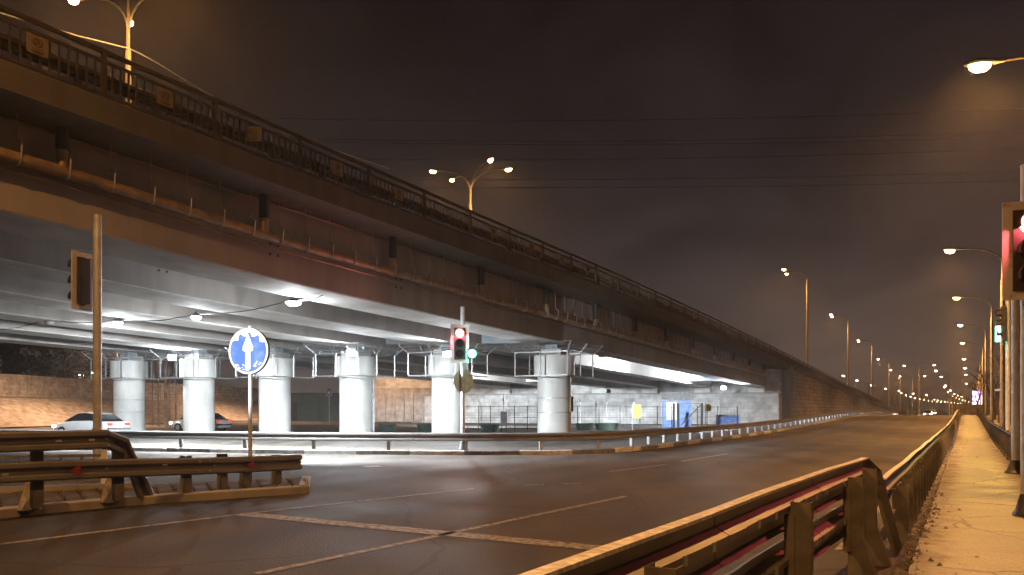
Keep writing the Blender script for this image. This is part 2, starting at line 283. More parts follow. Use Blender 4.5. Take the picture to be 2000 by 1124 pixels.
# ------------------------------------------------------------------ mesh helpers
class MB:
    def __init__(s): s.v = []; s.f = []; s.m = []
    def add(s, vs, fs, mi=0):
        b = len(s.v); s.v += [tuple(x) for x in vs]
        for f in fs: s.f.append([b + i for i in f]); s.m.append(mi)
    def box(s, c, d, rz=0, mi=0, ax=None):
        hx, hy, hz = d[0] / 2, d[1] / 2, d[2] / 2
        cs, sn = math.cos(rz), math.sin(rz)
        vs = []
        for z in (-hz, hz):
            for x, y in ((-hx, -hy), (hx, -hy), (hx, hy), (-hx, hy)):
                vs.append((c[0] + x * cs - y * sn, c[1] + x * sn + y * cs, c[2] + z))
        s.add(vs, [(3, 2, 1, 0), (4, 5, 6, 7), (0, 1, 5, 4), (1, 2, 6, 5), (2, 3, 7, 6), (3, 0, 4, 7)], mi)
    def tube(s, pts, r, n=8, mi=0, cap=True):
        pts = [Vector(p) for p in pts]; rs = r if isinstance(r, (list, tuple)) else [r] * len(pts)
        rings = []; prev = None
        for i, p in enumerate(pts):
            a = pts[max(0, i - 1)]; b = pts[min(len(pts) - 1, i + 1)]
            t = (b - a)
            t = t.normalized() if t.length > 1e-9 else Vector((0, 0, 1))
            if prev is None:
                up = Vector((0, 0, 1)) if abs(t.z) < .9 else Vector((1, 0, 0))
                x = t.cross(up).normalized()
            else:
                x = (prev - t * prev.dot(t)); x = x.normalized() if x.length > 1e-6 else t.orthogonal().normalized()
            prev = x; y = t.cross(x)
            rings.append([p + (x * math.cos(2 * math.pi * k / n) + y * math.sin(2 * math.pi * k / n)) * rs[i] for k in range(n)])
        vs = [q for r_ in rings for q in r_]; fs = []
        for i in range(len(pts) - 1):
            for k in range(n):
                k2 = (k + 1) % n
                fs.append((i * n + k, i * n + k2, (i + 1) * n + k2, (i + 1) * n + k))
        if cap: fs += [tuple(range(n))[::-1], tuple(range((len(pts) - 1) * n, len(pts) * n))]
        s.add(vs, fs, mi)
    def bar(s, a, b, w, h, mi=0):
        """rectangular bar between two points, w across, h upward"""
        a = Vector(a); b = Vector(b); t = (b - a).normalized()
        up = Vector((0, 0, 1)) if abs(t.z) < .95 else Vector((0, 1, 0))
        x = t.cross(up).normalized(); y = x.cross(t).normalized()
        vs = []
        for p in (a, b):
            for i, j in ((-1, -1), (1, -1), (1, 1), (-1, 1)): vs.append(p + x * (w / 2 * i) + y * (h / 2 * j))
        s.add(vs, [(3, 2, 1, 0), (4, 5, 6, 7), (0, 1, 5, 4), (1, 2, 6, 5), (2, 3, 7, 6), (3, 0, 4, 7)], mi)
    def lathe(s, c, prof, n=24, mi=0):
        vs = []; fs = []
        for r, z in prof:
            for k in range(n):
                a = 2 * math.pi * k / n; vs.append((c[0] + r * math.cos(a), c[1] + r * math.sin(a), c[2] + z))
        for i in range(len(prof) - 1):
            for k in range(n):
                k2 = (k + 1) % n; fs.append((i * n + k, i * n + k2, (i + 1) * n + k2, (i + 1) * n + k))
        fs += [tuple(range(n))[::-1], tuple(range((len(prof) - 1) * n, len(prof) * n))]
        s.add(vs, fs, mi)
    def disc(s, c, nrm, r, t, n=32, mi=0):
        nrm = Vector(nrm).normalized(); c = Vector(c)
        s.tube([c - nrm * t / 2, c + nrm * t / 2], r, n, mi)
    def sweep(s, prof, path, side, mi=0, closed=True, cap=True, dz=None):
        """prof: (offset, height) pairs; path: points; side(i): horizontal unit vector for +offset"""
        n = len(prof); vs = []; fs = []
        for i, p in enumerate(path):
            p = Vector(p); sd = side(i)
            for a, b in prof: vs.append(p + sd * a + Vector((0, 0, b)))
        m_ = n if closed else n - 1
        for i in range(len(path) - 1):
            for k in range(m_):
                k2 = (k + 1) % n
                fs.append((i * n + k, (i + 1) * n + k, (i + 1) * n + k2, i * n + k2))
        if cap and closed: fs += [tuple(range(n)), tuple(range((len(path) - 1) * n, len(path) * n))[::-1]]
        s.add(vs, fs, mi)
    def build(s, name, mats, parent=None, smooth=False, local=False, kind=None, recalc=True):
        base = Vector((0, 0, 0))
        if parent is not None and not local:
            o_ = parent
            while o_ is not None: base += o_.location; o_ = o_.parent
        me = bpy.data.meshes.new(name)
        me.from_pydata([(x - base.x, y - base.y, z - base.z) for x, y, z in s.v], [], s.f)
        if not isinstance(mats, (list, tuple)): mats = [mats]
        for m in mats: me.materials.append(m)
        me.polygons.foreach_set('material_index', s.m)
        if recalc:
            bm = bmesh.new(); bm.from_mesh(me); bmesh.ops.recalc_face_normals(bm, faces=bm.faces); bm.to_mesh(me); bm.free()
        if smooth:
            me.polygons.foreach_set('use_smooth', [True] * len(me.polygons))
            try: me.set_sharp_from_angle(angle=R(38))
            except Exception: pass
        o = bpy.data.objects.new(name, me); col.objects.link(o)
        if parent is not None: o.parent = parent
        if kind: o['kind'] = kind
        return o
def tag(o, label, cat, group=None, kind=None):
    o['label'] = label; o['category'] = cat
    if group: o['group'] = group
    if kind: o['kind'] = kind
    return o
def thing(name, label, cat, loc=(0, 0, 0), rz=0, group=None):
    o = bpy.data.objects.new(name, None); col.objects.link(o); o.empty_display_size = .2
    o.location = loc; o.rotation_euler = (0, 0, rz)
    return tag(o, label, cat, group)
def kids(o): return [c for c in bpy.data.objects if c.parent == o]
def copy_tree(o, parent=None):
    c = o.copy(); col.objects.link(c)
    if parent is not None: c.parent = parent
    for ch in kids(o): copy_tree(ch, c)
    return c
def copy_thing(o, loc, rz, label):
    c = copy_tree(o); c.location = loc; c.rotation_euler = (0, 0, rz); c['label'] = label
    return c

def hermite(xs, ys, x):
    if x <= xs[0]: return ys[0] + (x - xs[0]) * (ys[1] - ys[0]) / (xs[1] - xs[0])
    if x >= xs[-1]: return ys[-1]
    i = max(k for k in range(len(xs) - 1) if xs[k] <= x)
    def sl(k):
        if k == 0: return (ys[1] - ys[0]) / (xs[1] - xs[0])
        if k == len(xs) - 1: return (ys[-1] - ys[-2]) / (xs[-1] - xs[-2])
        return (ys[k + 1] - ys[k - 1]) / (xs[k + 1] - xs[k - 1])
    h_ = xs[i + 1] - xs[i]; t = (x - xs[i]) / h_
    return (2*t**3 - 3*t*t + 1) * ys[i] + (t**3 - 2*t*t + t) * h_ * sl(i) + (-2*t**3 + 3*t*t) * ys[i+1] + (t**3 - t*t) * h_ * sl(i+1)
def sstep(a, b, x):
    t = min(1, max(0, (x - a) / (b - a))); return t * t * (3 - 2 * t)
def at(u, v, Y): return Vector(((u - 1000) / F * Y, Y, CAMZ + (800 - v) / F * Y))
def gnd(u, v, z=0):
    Y = F * (CAMZ - z) / (v - 800); return Vector(((u - 1000) / F * Y, Y, z))

# ------------------------------------------------------------------ site axes
D = Vector((math.sin(TH), math.cos(TH), 0)); N = Vector((-math.cos(TH), math.sin(TH), 0))
P0 = Vector((2.3, 41.0, 0))
def B(s, n, z=0): return P0 + D * s + N * n + Vector((0, 0, z))
def sn(x, y):
    d = Vector((x, y, 0)) - P0; return d.dot(D), d.dot(N)
def h(x, y):
    """height of the land"""
    s, n = sn(x, y)
    q = x * D.x + y * D.y
    g = .8 * sstep(42, 108, q) - .012 * max(0, q - 112) ** 1.0 * sstep(108, 150, q)
    g = max(g, -2.6)
    m = 1 - sstep(-5.3, -2.2, n) if s < 56 else 1.0
    if q > 150: m = max(m, sstep(150, 190, q))
    z = g * m
    # the bank under the concrete fence, far left
    fx = -55 + .16 * (y - 82)
    if 45 < y < 230: z = max(z, 3.0 * (1 - sstep(0, 9, x - fx - 1)) * sstep(48, 62, y))
    return z
def sheet(name, A, Bp, m, dz, mt, kind='structure', parent=None):
    mb = MB(); n = len(A); vs = []; fs = []
    for a, b in zip(A, Bp):
        for k in range(m + 1):
            t = k / m; x = a[0] + (b[0] - a[0]) * t; y = a[1] + (b[1] - a[1]) * t
            vs.append((x, y, h(x, y) + dz))
    for i in range(n - 1):
        for k in range(m): fs.append((i * (m + 1) + k, i * (m + 1) + k + 1, (i + 1) * (m + 1) + k + 1, (i + 1) * (m + 1) + k))
    mb.add(vs, fs)
    o = mb.build(name, mt, parent, recalc=False)
    me = o.data
    if me.polygons[0].normal.z < 0: me.flip_normals()
    if kind: o['kind'] = kind
    return o
def line(c, ys): return [(c + .592 * y, y) for y in ys]
def rng(a, b, st):
    out = []; x = a
    while x < b - 1e-6: out.append(x); x += st
    return out + [b]

# ------------------------------------------------------------------ ground, road, path
xs = sorted(set(rng(-2500, -160, 180) + rng(-160, 160, 2.5) + rng(160, 3000, 200)))
ys = sorted(set(rng(-60, 260, 2.5) + rng(260, 700, 20) + rng(700, 6000, 300)))
mb = MB(); vs = [(x, y, h(x, y) - .10) for y in ys for x in xs]; W_ = len(xs)
mb.add(vs, [(j * W_ + i, j * W_ + i + 1, (j + 1) * W_ + i + 1, (j + 1) * W_ + i) for j in range(len(ys) - 1) for i in range(W_ - 1)])
mb.build('ground', M['ground'], kind='structure', recalc=False)

YL = rng(-30, 60, 3) + rng(62, 150, 2.5)[1:] + rng(160, 700, 20)
RAILC = -1.0                                     # near guardrail runs along x = RAILC + .592 y
sheet('road', line(-75, YL), line(RAILC + .35, YL), 34, 0.0, M['asphalt'])
# the bank under the fence
yb = rng(50, 200, 3)
sheet('bank', [(-95, y) for y in yb], [(-55 + .16 * (y - 82) + 11, y) for y in yb], 24, .03, M['bank'])

kpts = [(-75, 47.5), (-60, 43), (-40, 37), (-25, 33.2), (-14.4, 30.2), (-9.6, 28.8), (-5.6, 28.05), (-.8, 27.7), (2.2, 28.2), (4.3, 29.6), (5.9, 32.0), (7.9, 35.4), (11.2, 41)]
def dense(pts, st):
    """Catmull-Rom through pts at about st spacing"""
    out = []
    P_ = [Vector((*p, 0)) for p in pts]; P_ = [P_[0] * 2 - P_[1]] + P_ + [P_[-1] * 2 - P_[-2]]
    for i in range(1, len(P_) - 2):
        n_ = max(1, int((P_[i + 1] - P_[i]).length / st))
        for k in range(n_):
            t = k / n_; a, b, c, d = P_[i - 1:i + 3]
            out.append(.5 * (2 * b + (c - a) * t + (2 * a - 5 * b + 4 * c - d) * t * t + (3 * b - a - 3 * c + d) * t ** 3))
    return out + [P_[-2]]
def resample(pts, st):
    out = [pts[0]]; acc = 0
    for a, b in zip(pts, pts[1:]):
        L = (b - a).length; p = st - acc
        while p <= L: out.append(a + (b - a) * (p / L)); p += st
        acc = L - (p - st)
    return out
KC = dense(kpts, .5) + [Vector((-13.1 + .592 * y, y, 0)) for y in rng(42, 320, 1.5)]
KC = resample(KC, 1.0)
def left(pts):
    o = []
    for i in range(len(pts)):
        t = (pts[min(len(pts) - 1, i + 1)] - pts[max(0, i - 1)]); t.z = 0; t.normalize(); o.append(Vector((-t.y, t.x, 0)))
    return o
KN = left(KC)
def offs(pts, nn, d): return [p + n_ * d for p, n_ in zip(pts, nn)]
def onland(pts, dz=0): return [Vector((p.x, p.y, h(p.x, p.y) + dz)) for p in pts]
# raised verge behind the kerb
va = offs(KC, KN, .14); vb = offs(KC, KN, 3.2)
sheet('verge', [(p.x, p.y) for p in va], [(p.x, p.y) for p in vb], 5, .11, M['earth'])
mb = MB(); kp = [(0, -.2), (0, .14), (.03, .16), (.16, .16), (.16, -.2)]
for i in range(0, len(KC) - 2, 2):
    seg = onland(KC[i:i + 3]); a, b = seg[0], seg[-1]
    sg = [a + (b - a) * .004, seg[1], b - (b - a) * .004]
    mi = 1 if ((i // 2) % 2) else 2
    if i > 110: mi = 0
    mb.sweep(kp, sg, lambda k, i=i: KN[min(i + k, len(KN) - 1)], mi)
mb.build('kerb', [M['kerb'], M['kerbw'], M['kerbk']], kind='structure')

# footpath and the ground either side
sheet('footpath', line(RAILC + .42, YL), line(RAILC + 2.28, YL), 3, .05, M['path'])
sheet('path_edge', line(RAILC + .25, YL), line(RAILC + .40, YL), 2, .045, M['earth'])
sheet('frosty_ground', line(RAILC + 2.3, YL), line(RAILC + 75, YL), 16, .03, M['snow'])

# painted markings
def stripe(a, b, w, name='road_marking'):
    a = Vector((a.x, a.y, 0)); b = Vector((b.x, b.y, 0)); t = (b - a).normalized(); s_ = Vector((-t.y, t.x, 0)) * (w / 2)
    n_ = max(1, int((b - a).length / 1.5)); A = []; C = []
    for k in range(n_ + 1):
        p = a + (b - a) * (k / n_); A.append((p - s_).to_tuple()[:2]); C.append((p + s_).to_tuple()[:2])
    return sheet(name, A, C, 1, .006, M['paint'])
stripe(gnd(-250, 1095), gnd(480, 1004), .12); stripe(gnd(480, 1004), gnd(925, 955), .12)
stripe(gnd(500, 1122), gnd(1222, 970), .12)
stripe(gnd(478, 1005), gnd(1195, 1074), .34)
stripe(gnd(712, 912), gnd(742, 911), .5)
stripe(gnd(1190, 922), gnd(1300, 908), .1); stripe(gnd(1330, 902), gnd(1420, 887), .1); stripe(gnd(1025, 948), gnd(1062, 947), .1); stripe(gnd(1098, 946), gnd(1135, 945), .1)
ye = rng(9, 120, 3)
for c in (RAILC - .55,):
    sheet('road_marking', line(c, ye), line(c + .14, ye), 1, .006, M['paint'])

# ------------------------------------------------------------------ overpass
fs_, fz_ = [-90, -60, -28.1, -23.4, -14.5, -7.2, 4.4, 25.3, 54.4, 100, 198, 245], [9.6, 9.42, 8.97, 8.89, 8.70, 8.56, 8.38, 7.79, 6.74, 4.94, 1.35, .05]
gs_, gz_ = [-90, -60, -27.6, -17.9, 0, 17.4, 48.5, 60], [7.0, 6.85, 6.19, 5.74, 5.31, 4.87, 4.13, 3.85]
fz = lambda s: hermite(fs_, fz_, s)
gz = lambda s: hermite(gs_, gz_, s)
NE, NW, GW, SP = -1.6, 33.6, 2.1, 5.6
SKEW = -.264
overpass = thing('overpass', 'long grey concrete road overpass on round white piers crossing above the junction', 'overpass', tuple(B(0, 0)))
S = rng(-85, 54, 2)
# deck slab with edge fascia
mb = MB(); vs = []; fs = []
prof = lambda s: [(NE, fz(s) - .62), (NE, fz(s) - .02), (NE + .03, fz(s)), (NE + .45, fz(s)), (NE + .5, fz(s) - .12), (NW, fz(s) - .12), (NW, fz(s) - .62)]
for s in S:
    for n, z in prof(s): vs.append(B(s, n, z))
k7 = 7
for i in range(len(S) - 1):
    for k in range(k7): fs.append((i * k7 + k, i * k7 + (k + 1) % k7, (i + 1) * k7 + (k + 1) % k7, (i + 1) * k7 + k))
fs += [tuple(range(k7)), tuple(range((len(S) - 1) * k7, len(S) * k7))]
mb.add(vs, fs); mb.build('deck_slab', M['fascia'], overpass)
def girder(n0):
    mb = MB(); vs = []; fs = []; c = .04
    SS = sorted([s for s in S if s < 50 + SKEW * n0 and abs(s - 2) > 1] + [1.99, 2.01, 50.3 + SKEW * n0])
    for s in SS:
        GW = 2.1 if s < 2 else 1.3
        zb, zt = gz(s), fz(s) - .60
        for n, z in ((n0, zb + c), (n0, zt), (n0 + GW, zt), (n0 + GW, zb + c), (n0 + GW - c, zb), (n0 + c, zb)): vs.append(B(s, n, z))
    for i in range(len(SS) - 1):
        for k in range(6): fs.append((i * 6 + k, i * 6 + (k + 1) % 6, (i + 1) * 6 + (k + 1) % 6, (i + 1) * 6 + k))
    fs += [tuple(range(6)), tuple(range((len(SS) - 1) * 6, len(SS) * 6))]
    mb.add(vs, fs)
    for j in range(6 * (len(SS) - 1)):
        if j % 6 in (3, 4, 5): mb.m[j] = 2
    # bolt heads in fours on the near web
    for s0 in (-19.5, -13.3, -3, 3.2, 22, 30):
        for ds in (0, .32):
            for dz in (0, .32):
                p = B(s0 + ds, n0 - .006, gz(s0) + .75 + dz)
                mb.disc(p, N, .045, .03, 8, 1)
    return mb.build('girder', [M['girder'], M['ink'], M['girder_bottom_lit']], overpass)
GN = [SP * i for i in range(6)]
for n0 in GN: girder(n0)
# cross beams over the piers and at the abutment
pier_s = [1.94, -.45, -2.0, -3.1, -4.3, -5.45]
for i in range(5):
    for (off, mt) in ((1.6, 'steelblue'), (-28, 'girder'), (40, 'steelblue')):
        na, nb = GN[i] + GW, GN[i + 1]
        sa = (pier_s[i] + pier_s[i + 1]) / 2 + off
        mb = MB(); vs = []
        for n, sh in ((na - .05, .4), (nb + .05, -.9)):
            for ds in (0, .3):
                s = sa + ds + (sh if off == 1.6 else 0)
                vs += [B(s, n, gz(s) + .25), B(s, n, fz(s) - .6)]
        mb.add(vs, [(0, 1, 5, 4), (2, 6, 7, 3), (0, 4, 6, 2), (1, 3, 7, 5), (0, 2, 3, 1), (4, 5, 7, 6)])
        mb.build('cross_beam', M[mt], overpass)
# piers
def make_pier(i):
    p = B(pier_s[i], GN[i] + GW / 2)
    zt = gz(pier_s[i]) - .60
    zh = zt - 1.15
    mb = MB(); mb.lathe((p.x, p.y, 0), [(.95, -.2)] + [q for z in (1.05, 2.1, 3.15) for q in ((.95, z - .012), (.938, z), (.95, z + .012))] + [(.95, zh + .01)], 40)
    sh = mb.build('pier', M['pier'], overpass, smooth=True)
    mb = MB(); mb.lathe((p.x, p.y, 0), [(.93, zh - .01), (1.15, zh), (1.15, zt - .02), (1.13, zt), (.3, zt)], 40)
    mb.build('pier_head', M['pier'], sh, smooth=True)
    mb = MB(); mb.box((p.x, p.y, zt + .17), (1.35, 1.1, .34), -TH); mb.build('pedestal', M['pier'], sh)
    mb = MB(); mb.box((p.x, p.y, zt + .47), (.7, .7, .26), -TH); mb.box((p.x, p.y, zt + .36), (.9, .8, .05), -TH); mb.build('bearing', M['steelblue'], sh)
    # guard cage round the head: two square hoops, posts and outward arms strung with wire
    mb = MB(); a = 1.62; r = .035
    def cp(u, v, z): q = Vector((p.x, p.y, 0)) + D * u + N * v; return Vector((q.x, q.y, z))
    cs = [(-a, -a), (a, -a), (a, a), (-a, a)]
    for z in (zh - .02, zt + .12):
        for k in range(4): mb.bar(cp(*cs[k], z), cp(*cs[(k + 1) % 4], z), .05, .05)
    tips = []
    for k in range(4):
        c0, c1 = cs[k], cs[(k + 1) % 4]
        for t in (0, .5):
            u, v = c0[0] + (c1[0] - c0[0]) * t, c0[1] + (c1[1] - c0[1]) * t
            mb.bar(cp(u, v, zh), cp(u, v, zt + .14), .06, .06)
            mb.bar(cp(u, v, zt + .1), cp(u * 1.27, v * 1.27, zt + .62), .05, .05)
    for j, (k_, z_) in enumerate(((1.09, .29), (1.18, .46), (1.26, .61))):
        for k in range(4):
            c0, c1 = cs[k], cs[(k + 1) % 4]
            mb.tube([cp(c0[0] * k_, c0[1] * k_, zt + z_), cp(c1[0] * k_, c1[1] * k_, zt + z_)], .012, 4)
    for k in range(4):
        c0, c1 = cs[k], cs[(k + 1) % 4]
        for t in [x / 9 for x in range(1, 9)]:
            u, v = c0[0] + (c1[0] - c0[0]) * t, c0[1] + (c1[1] - c0[1]) * t
            mb.tube([cp(u, v, zt + .12), cp(u * 1.26, v * 1.26, zt + .61)], .01, 4)
    mb.build('guard_cage', M['steel'], sh)
    if i in (0, 5):
        for z in (1.45, 2.25):
            mb = MB(); mb.lathe((p.x, p.y, z), [(.955, 0), (.965, .005), (.965, .05), (.955, .055)], 40); mb.build('metal_band', M['steel'], sh, smooth=True)
    if i == 0:
        q = B(pier_s[0] + .15, GN[0] + GW / 2 - .97); mb = MB(); mb.box((q.x, q.y, 1.95), (.34, .12, .85), R(90) - TH); mb.build('notice_board', M['plate'], sh)
    if i == 2:
        q = B(pier_s[2] + .7, GN[2] + GW / 2 - .75); mb = MB(); mb.tube([(q.x, q.y, 0), (q.x, q.y, zh)], .07, 10); mb.build('conduit', M['pole'], sh, smooth=True)
for i in range(6): make_pier(i)
# abutment
mb = MB(); vs = []; fs = []
NA = rng(-1.3, 46, 3.94)
def sab(n): return 50 + SKEW * n
for n in NA:
    s = sab(n)
    for ds, z in ((0, -.5), (0, 3.42), (.9, 3.42), (.9, 6.6), (1.6, 6.6), (1.6, -.5)):
        p = B(s + ds, n, z if z < 6 else fz(54) - .64); vs.append(p)
for i in range(len(NA) - 1):
    for k in range(6): fs.append((i * 6 + k, i * 6 + (k + 1) % 6, (i + 1) * 6 + (k + 1) % 6, (i + 1) * 6 + k))
fs += [tuple(range(6)), tuple(range((len(NA) - 1) * 6, len(NA) * 6))]
mb.add(vs, fs); ab = mb.build('abutment', M['abut'], overpass)
for n0 in GN:
    p = B(sab(n0 + 1) + .35, n0 + 1.05); mb = MB(); mb.box((p.x, p.y, 3.42 + .31), (1.7, .75, .58), -TH + R(14))
    mb.build('bearing_block', M['pier'], ab)
mb = MB(); p = [B(sab(n) - .06, n, 3.4) for n in NA]
mb.sweep([(0, -.02), (0, .12), (.12, .12), (.12, -.02)], p, lambda i: (D * 1.0)); mb.build('seat_edge', M['girder'], ab)
# drain pipe below the overhang
PS = rng(-80, 48, 2); pz = lambda s: gz(s) + 1.16
mb = MB(); mb.tube([B(s, -.42, pz(s)) for s in PS], .14, 12); pipe = mb.build('drain_pipe', M['pipe'], overpass, smooth=True)
mb = MB(); mb.tube([B(s, -.22, pz(s) - .26) for s in PS], .028, 6)
mb.tube([B(s, -.05, fz(s) - .67) for s in PS], .03, 6)
mb.build('cable_conduit', M['pipe'], pipe)
for s in rng(-32.3, 47, 6.1):
    mb = MB(); mb.tube([B(s, -.42, pz(s)), B(s, -.42, pz(s) + .5)], .13, 10, 0); mb.tube([B(s, -.42, pz(s) + .5), B(s, -.42, fz(s) - .6)], .15, 10, 1)
    mb.build('downpipe', [M['pipe'], M['blackpost']], pipe, smooth=True)
proto = None
for s in rng(-36, 47, 1.1)[:78]:
    mb = MB(); pts = [B(s, -.42, fz(s) - .6), B(s, -.45, pz(s) + .42)]
    mb.tube(pts, .012, 5)
    mb.tube([B(s, -.40, pz(s) + .42), B(s, -.62, pz(s) + .3)] + [B(s, -.42 - .165 * math.cos(a), pz(s) - .165 * math.sin(a)) for a in [R(x) for x in range(0, 150, 25)]], .02, 5)
    mb.build('hanger', M['steel'], pipe)

# retaining wall of the ramp
rw = thing('retaining_wall', 'brown block retaining wall of the ramp running beside the road to the horizon', 'wall', tuple(B(54, NE)))
SW = rng(56.2, 243, 3.4)
mb = MB(); vs = []; fs = []
for s in SW:
    zg = -3.0
    for n, z in ((NE + .05, zg), (NE + .05, fz(s) - .45), (NE + 20, fz(s) - .45), (NE + 20, zg)): vs.append(B(s, n, z))
for i in range(len(SW) - 1):
    for k in range(4): fs.append((i * 4 + k, i * 4 + (k + 1) % 4, (i + 1) * 4 + (k + 1) % 4, (i + 1) * 4 + k))
fs += [(0, 1, 2, 3), tuple(range((len(SW) - 1) * 4, len(SW) * 4))]
mb.add(vs, fs); mb.build('wall_face', M['wall'], rw)
mb = MB(); SW2 = rng(54.05, 243, 3.4)
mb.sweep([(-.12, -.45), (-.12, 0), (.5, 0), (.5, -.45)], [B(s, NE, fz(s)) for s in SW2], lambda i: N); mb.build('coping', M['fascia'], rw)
mb = MB()
p = B(54.8, NE + .2); mb.box((p.x, p.y, 3.0), (1.3, .9, 7.0), R(90) - TH)
mb.build('pilaster', M['pilaster'], rw)

# railing along the deck edge
rail = thing('bridge_railing', 'dark metal railing of thin upright bars along the overpass edge', 'railing', tuple(B(-30, NE + .2, fz(-30))))
nr = NE + .22
SR = rng(-84, 240, 3)
for (dz, w, hh, nm) in ((1.16, .09, .09, 'handrail'), (.93, .06, .07, 'upper_rail'), (.14, .06, .07, 'lower_rail')):
    mb = MB(); mb.sweep([(-w / 2, -hh / 2), (-w / 2, hh / 2), (w / 2, hh / 2), (w / 2, -hh / 2)], [B(s, nr, fz(s) + dz) for s in SR], lambda i: N); mb.build(nm, M['railst'], rail)
posts = [-25.76 + 3.11 * j for j in range(-4, 76)]
for k, s in enumerate(posts[:72]):
    mb = MB(); p = B(s, nr); mb.box((p.x, p.y, fz(s) + .58), (.10, .10, 1.2), -TH); mb.box((p.x, p.y, fz(s) + .01), (.2, .2, .03), -TH)
    mb.build('post', M['railst'], rail)
    mb = MB(); nb = 15 if s < 110 else 10
    for j in range(1, nb):
        q = s + 3.11 * j / nb; p = B(q, nr); z0 = fz(q)
        mb.box((p.x, p.y, z0 + .535), (.042, .03, .78), R(90) - TH)
    mb.build('baluster_panel', M['railst'], rail)
# crash barrier on the deck behind the railing
cb = thing('crash_barrier', 'dark steel crash barrier behind the railing on the overpass deck', 'crash barrier', tuple(B(-30, .1, fz(-30) - .12)))
mb = MB(); nb_ = NE + .78; SB = rng(-60, 240, 3)
mb.sweep([(0, .66), (-.06, .70), (-.06, .80), (0, .84), (-.06, .88), (-.06, .98), (0, 1.02), (.05, 1.02), (.05, .66)], [B(s, nb_, fz(s) - .12) for s in SB], lambda i: N)
mb.build('beam', M['barrier'], cb)
for s in rng(-40, 100, 2.0)[:70]:
    mb = MB(); p = B(s, nb_ + .1); mb.box((p.x, p.y, fz(s) - .12 + .47), (.16, .1, 1.0), -TH); mb.build('post', M['barrier'], cb)
# tan plates on the railing
pl_s = [(-27.3, 0), (-24.2, 0), (-21.4, -58), (-18.0, 0), (-14.9, 0), (-11.7, 32), (-8.5, 0), (-5.2, 0)] + [(-5.2 + 3.11 * j, 0) for j in range(1, 17)]
words = ['first', 'second', 'third', 'fourth', 'fifth', 'sixth', 'seventh', 'eighth', 'ninth', 'tenth', 'eleventh', 'twelfth', 'thirteenth', 'fourteenth', 'fifteenth', 'sixteenth', 'seventeenth', 'eighteenth', 'nineteenth', 'twentieth', 'twenty-first', 'twenty-second', 'twenty-third', 'last']
for k, (s, tw) in enumerate(pl_s):
    p = B(s, nr - .07, fz(s) + .64); an = R(90) - TH + R(tw)
    lab = 'tan plate with dark emblem on overpass railing, %s from left' % words[k]
    if k == 2: lab = 'tan plate turned edgewise on the overpass railing'
    if k == 5: lab = 'tan plate hanging askew and twisted on the overpass railing'
    t = thing('railing_plate', lab, 'plate', tuple(p), an, 'tan plates along the overpass railing')
    mb = MB(); mb.box((0, 0, 0), (.46, .012, .42))
    board = mb.build('board', M['plate'], t, local=True)
    mb = MB(); yy = -.011
    mb.tube([(-.14 * math.cos(a) - 0, yy, .06 + .13 * math.sin(a)) for a in [R(x) for x in range(0, 361, 30)]], .012, 4, cap=False)
    mb.tube([(-.08, yy, -.03), (0, yy, .15), (.08, yy, -.03)], .014, 4); mb.tube([(-.17, yy, -.11), (0, yy, -.15), (.17, yy, -.11)], .012, 4)
    mb.box((0, yy, -.2), (.4, .008, .03)); mb.box((0, yy, -.245), (.3, .008, .02))
    mb.v = [(x * .72, y, z * .72) for x, y, z in mb.v]; mb.build('emblem', M['ink'], board, local=True)

# ------------------------------------------------------------------ street lamps
def lamp_head(parent, tip, ang, glow, energy, color, spot=True, sc_=1.0):
    """cobra head whose throat is at tip and that points along ang (in the lamp's own axes)"""
    ca, sa = math.cos(ang), math.sin(ang)
    def L(x, y, z): return (tip[0] + (x * ca - y * sa) * sc_, tip[1] + (x * sa + y * ca) * sc_, tip[2] + (z + x * .10) * sc_)
    mb = MB(); vs = []; fs = []
    secs = [(-.05, .05, .05, 0), (.1, .09, .07, 0), (.3, .17, .1, .01), (.6, .2, .11, .01), (.8, .15, .08, 0), (.9, .04, .03, 0)]
    n = 10
    for x, w, hh, o in secs:
        for k in range(n):
            a = 2 * math.pi * k / n; zz = hh * math.sin(a); vs.append(L(x, w * math.cos(a), max(zz, -.045) + o))
    for i in range(len(secs) - 1):
        for k in range(n): fs.append((i * n + k, i * n + (k + 1) % n, (i + 1) * n + (k + 1) % n, (i + 1) * n + k))
    fs += [tuple(range(n))[::-1], tuple(range((len(secs) - 1) * n, len(secs) * n))]
    mb.add(vs, fs); hd = mb.build('lamp_head', M['lamp_pole'], parent, smooth=True, local=True)
    mb = MB(); vs = []; fs = []
    rows = [(0, 1.0), (-.10, .92), (-.17, .62), (-.195, .15)]
    for dz, k_ in rows:
        for k in range(14):
            a = 2 * math.pi * k / 14; vs.append(L(.53 + .27 * k_ * math.cos(a), .17 * k_ * math.sin(a), -.047 + dz))
    for i in range(len(rows) - 1):
        for k in range(14): fs.append((i * 14 + k, i * 14 + (k + 1) % 14, (i + 1) * 14 + (k + 1) % 14, (i + 1) * 14 + k))
    fs += [tuple(range(14)), tuple(range(3 * 14, 4 * 14))]
    mb.add(vs, fs); mb.build('lens', M[glow], hd, smooth=True, local=True)
    if energy:
        light('lamp_light', L(.53, 0, -.31), energy, color, hd, 'SPOT', spot, .7, .15)
        light('lamp_glow', L(.53, 0, -.29), energy * .025, color, hd, 'POINT', radius=.12)
    return hd
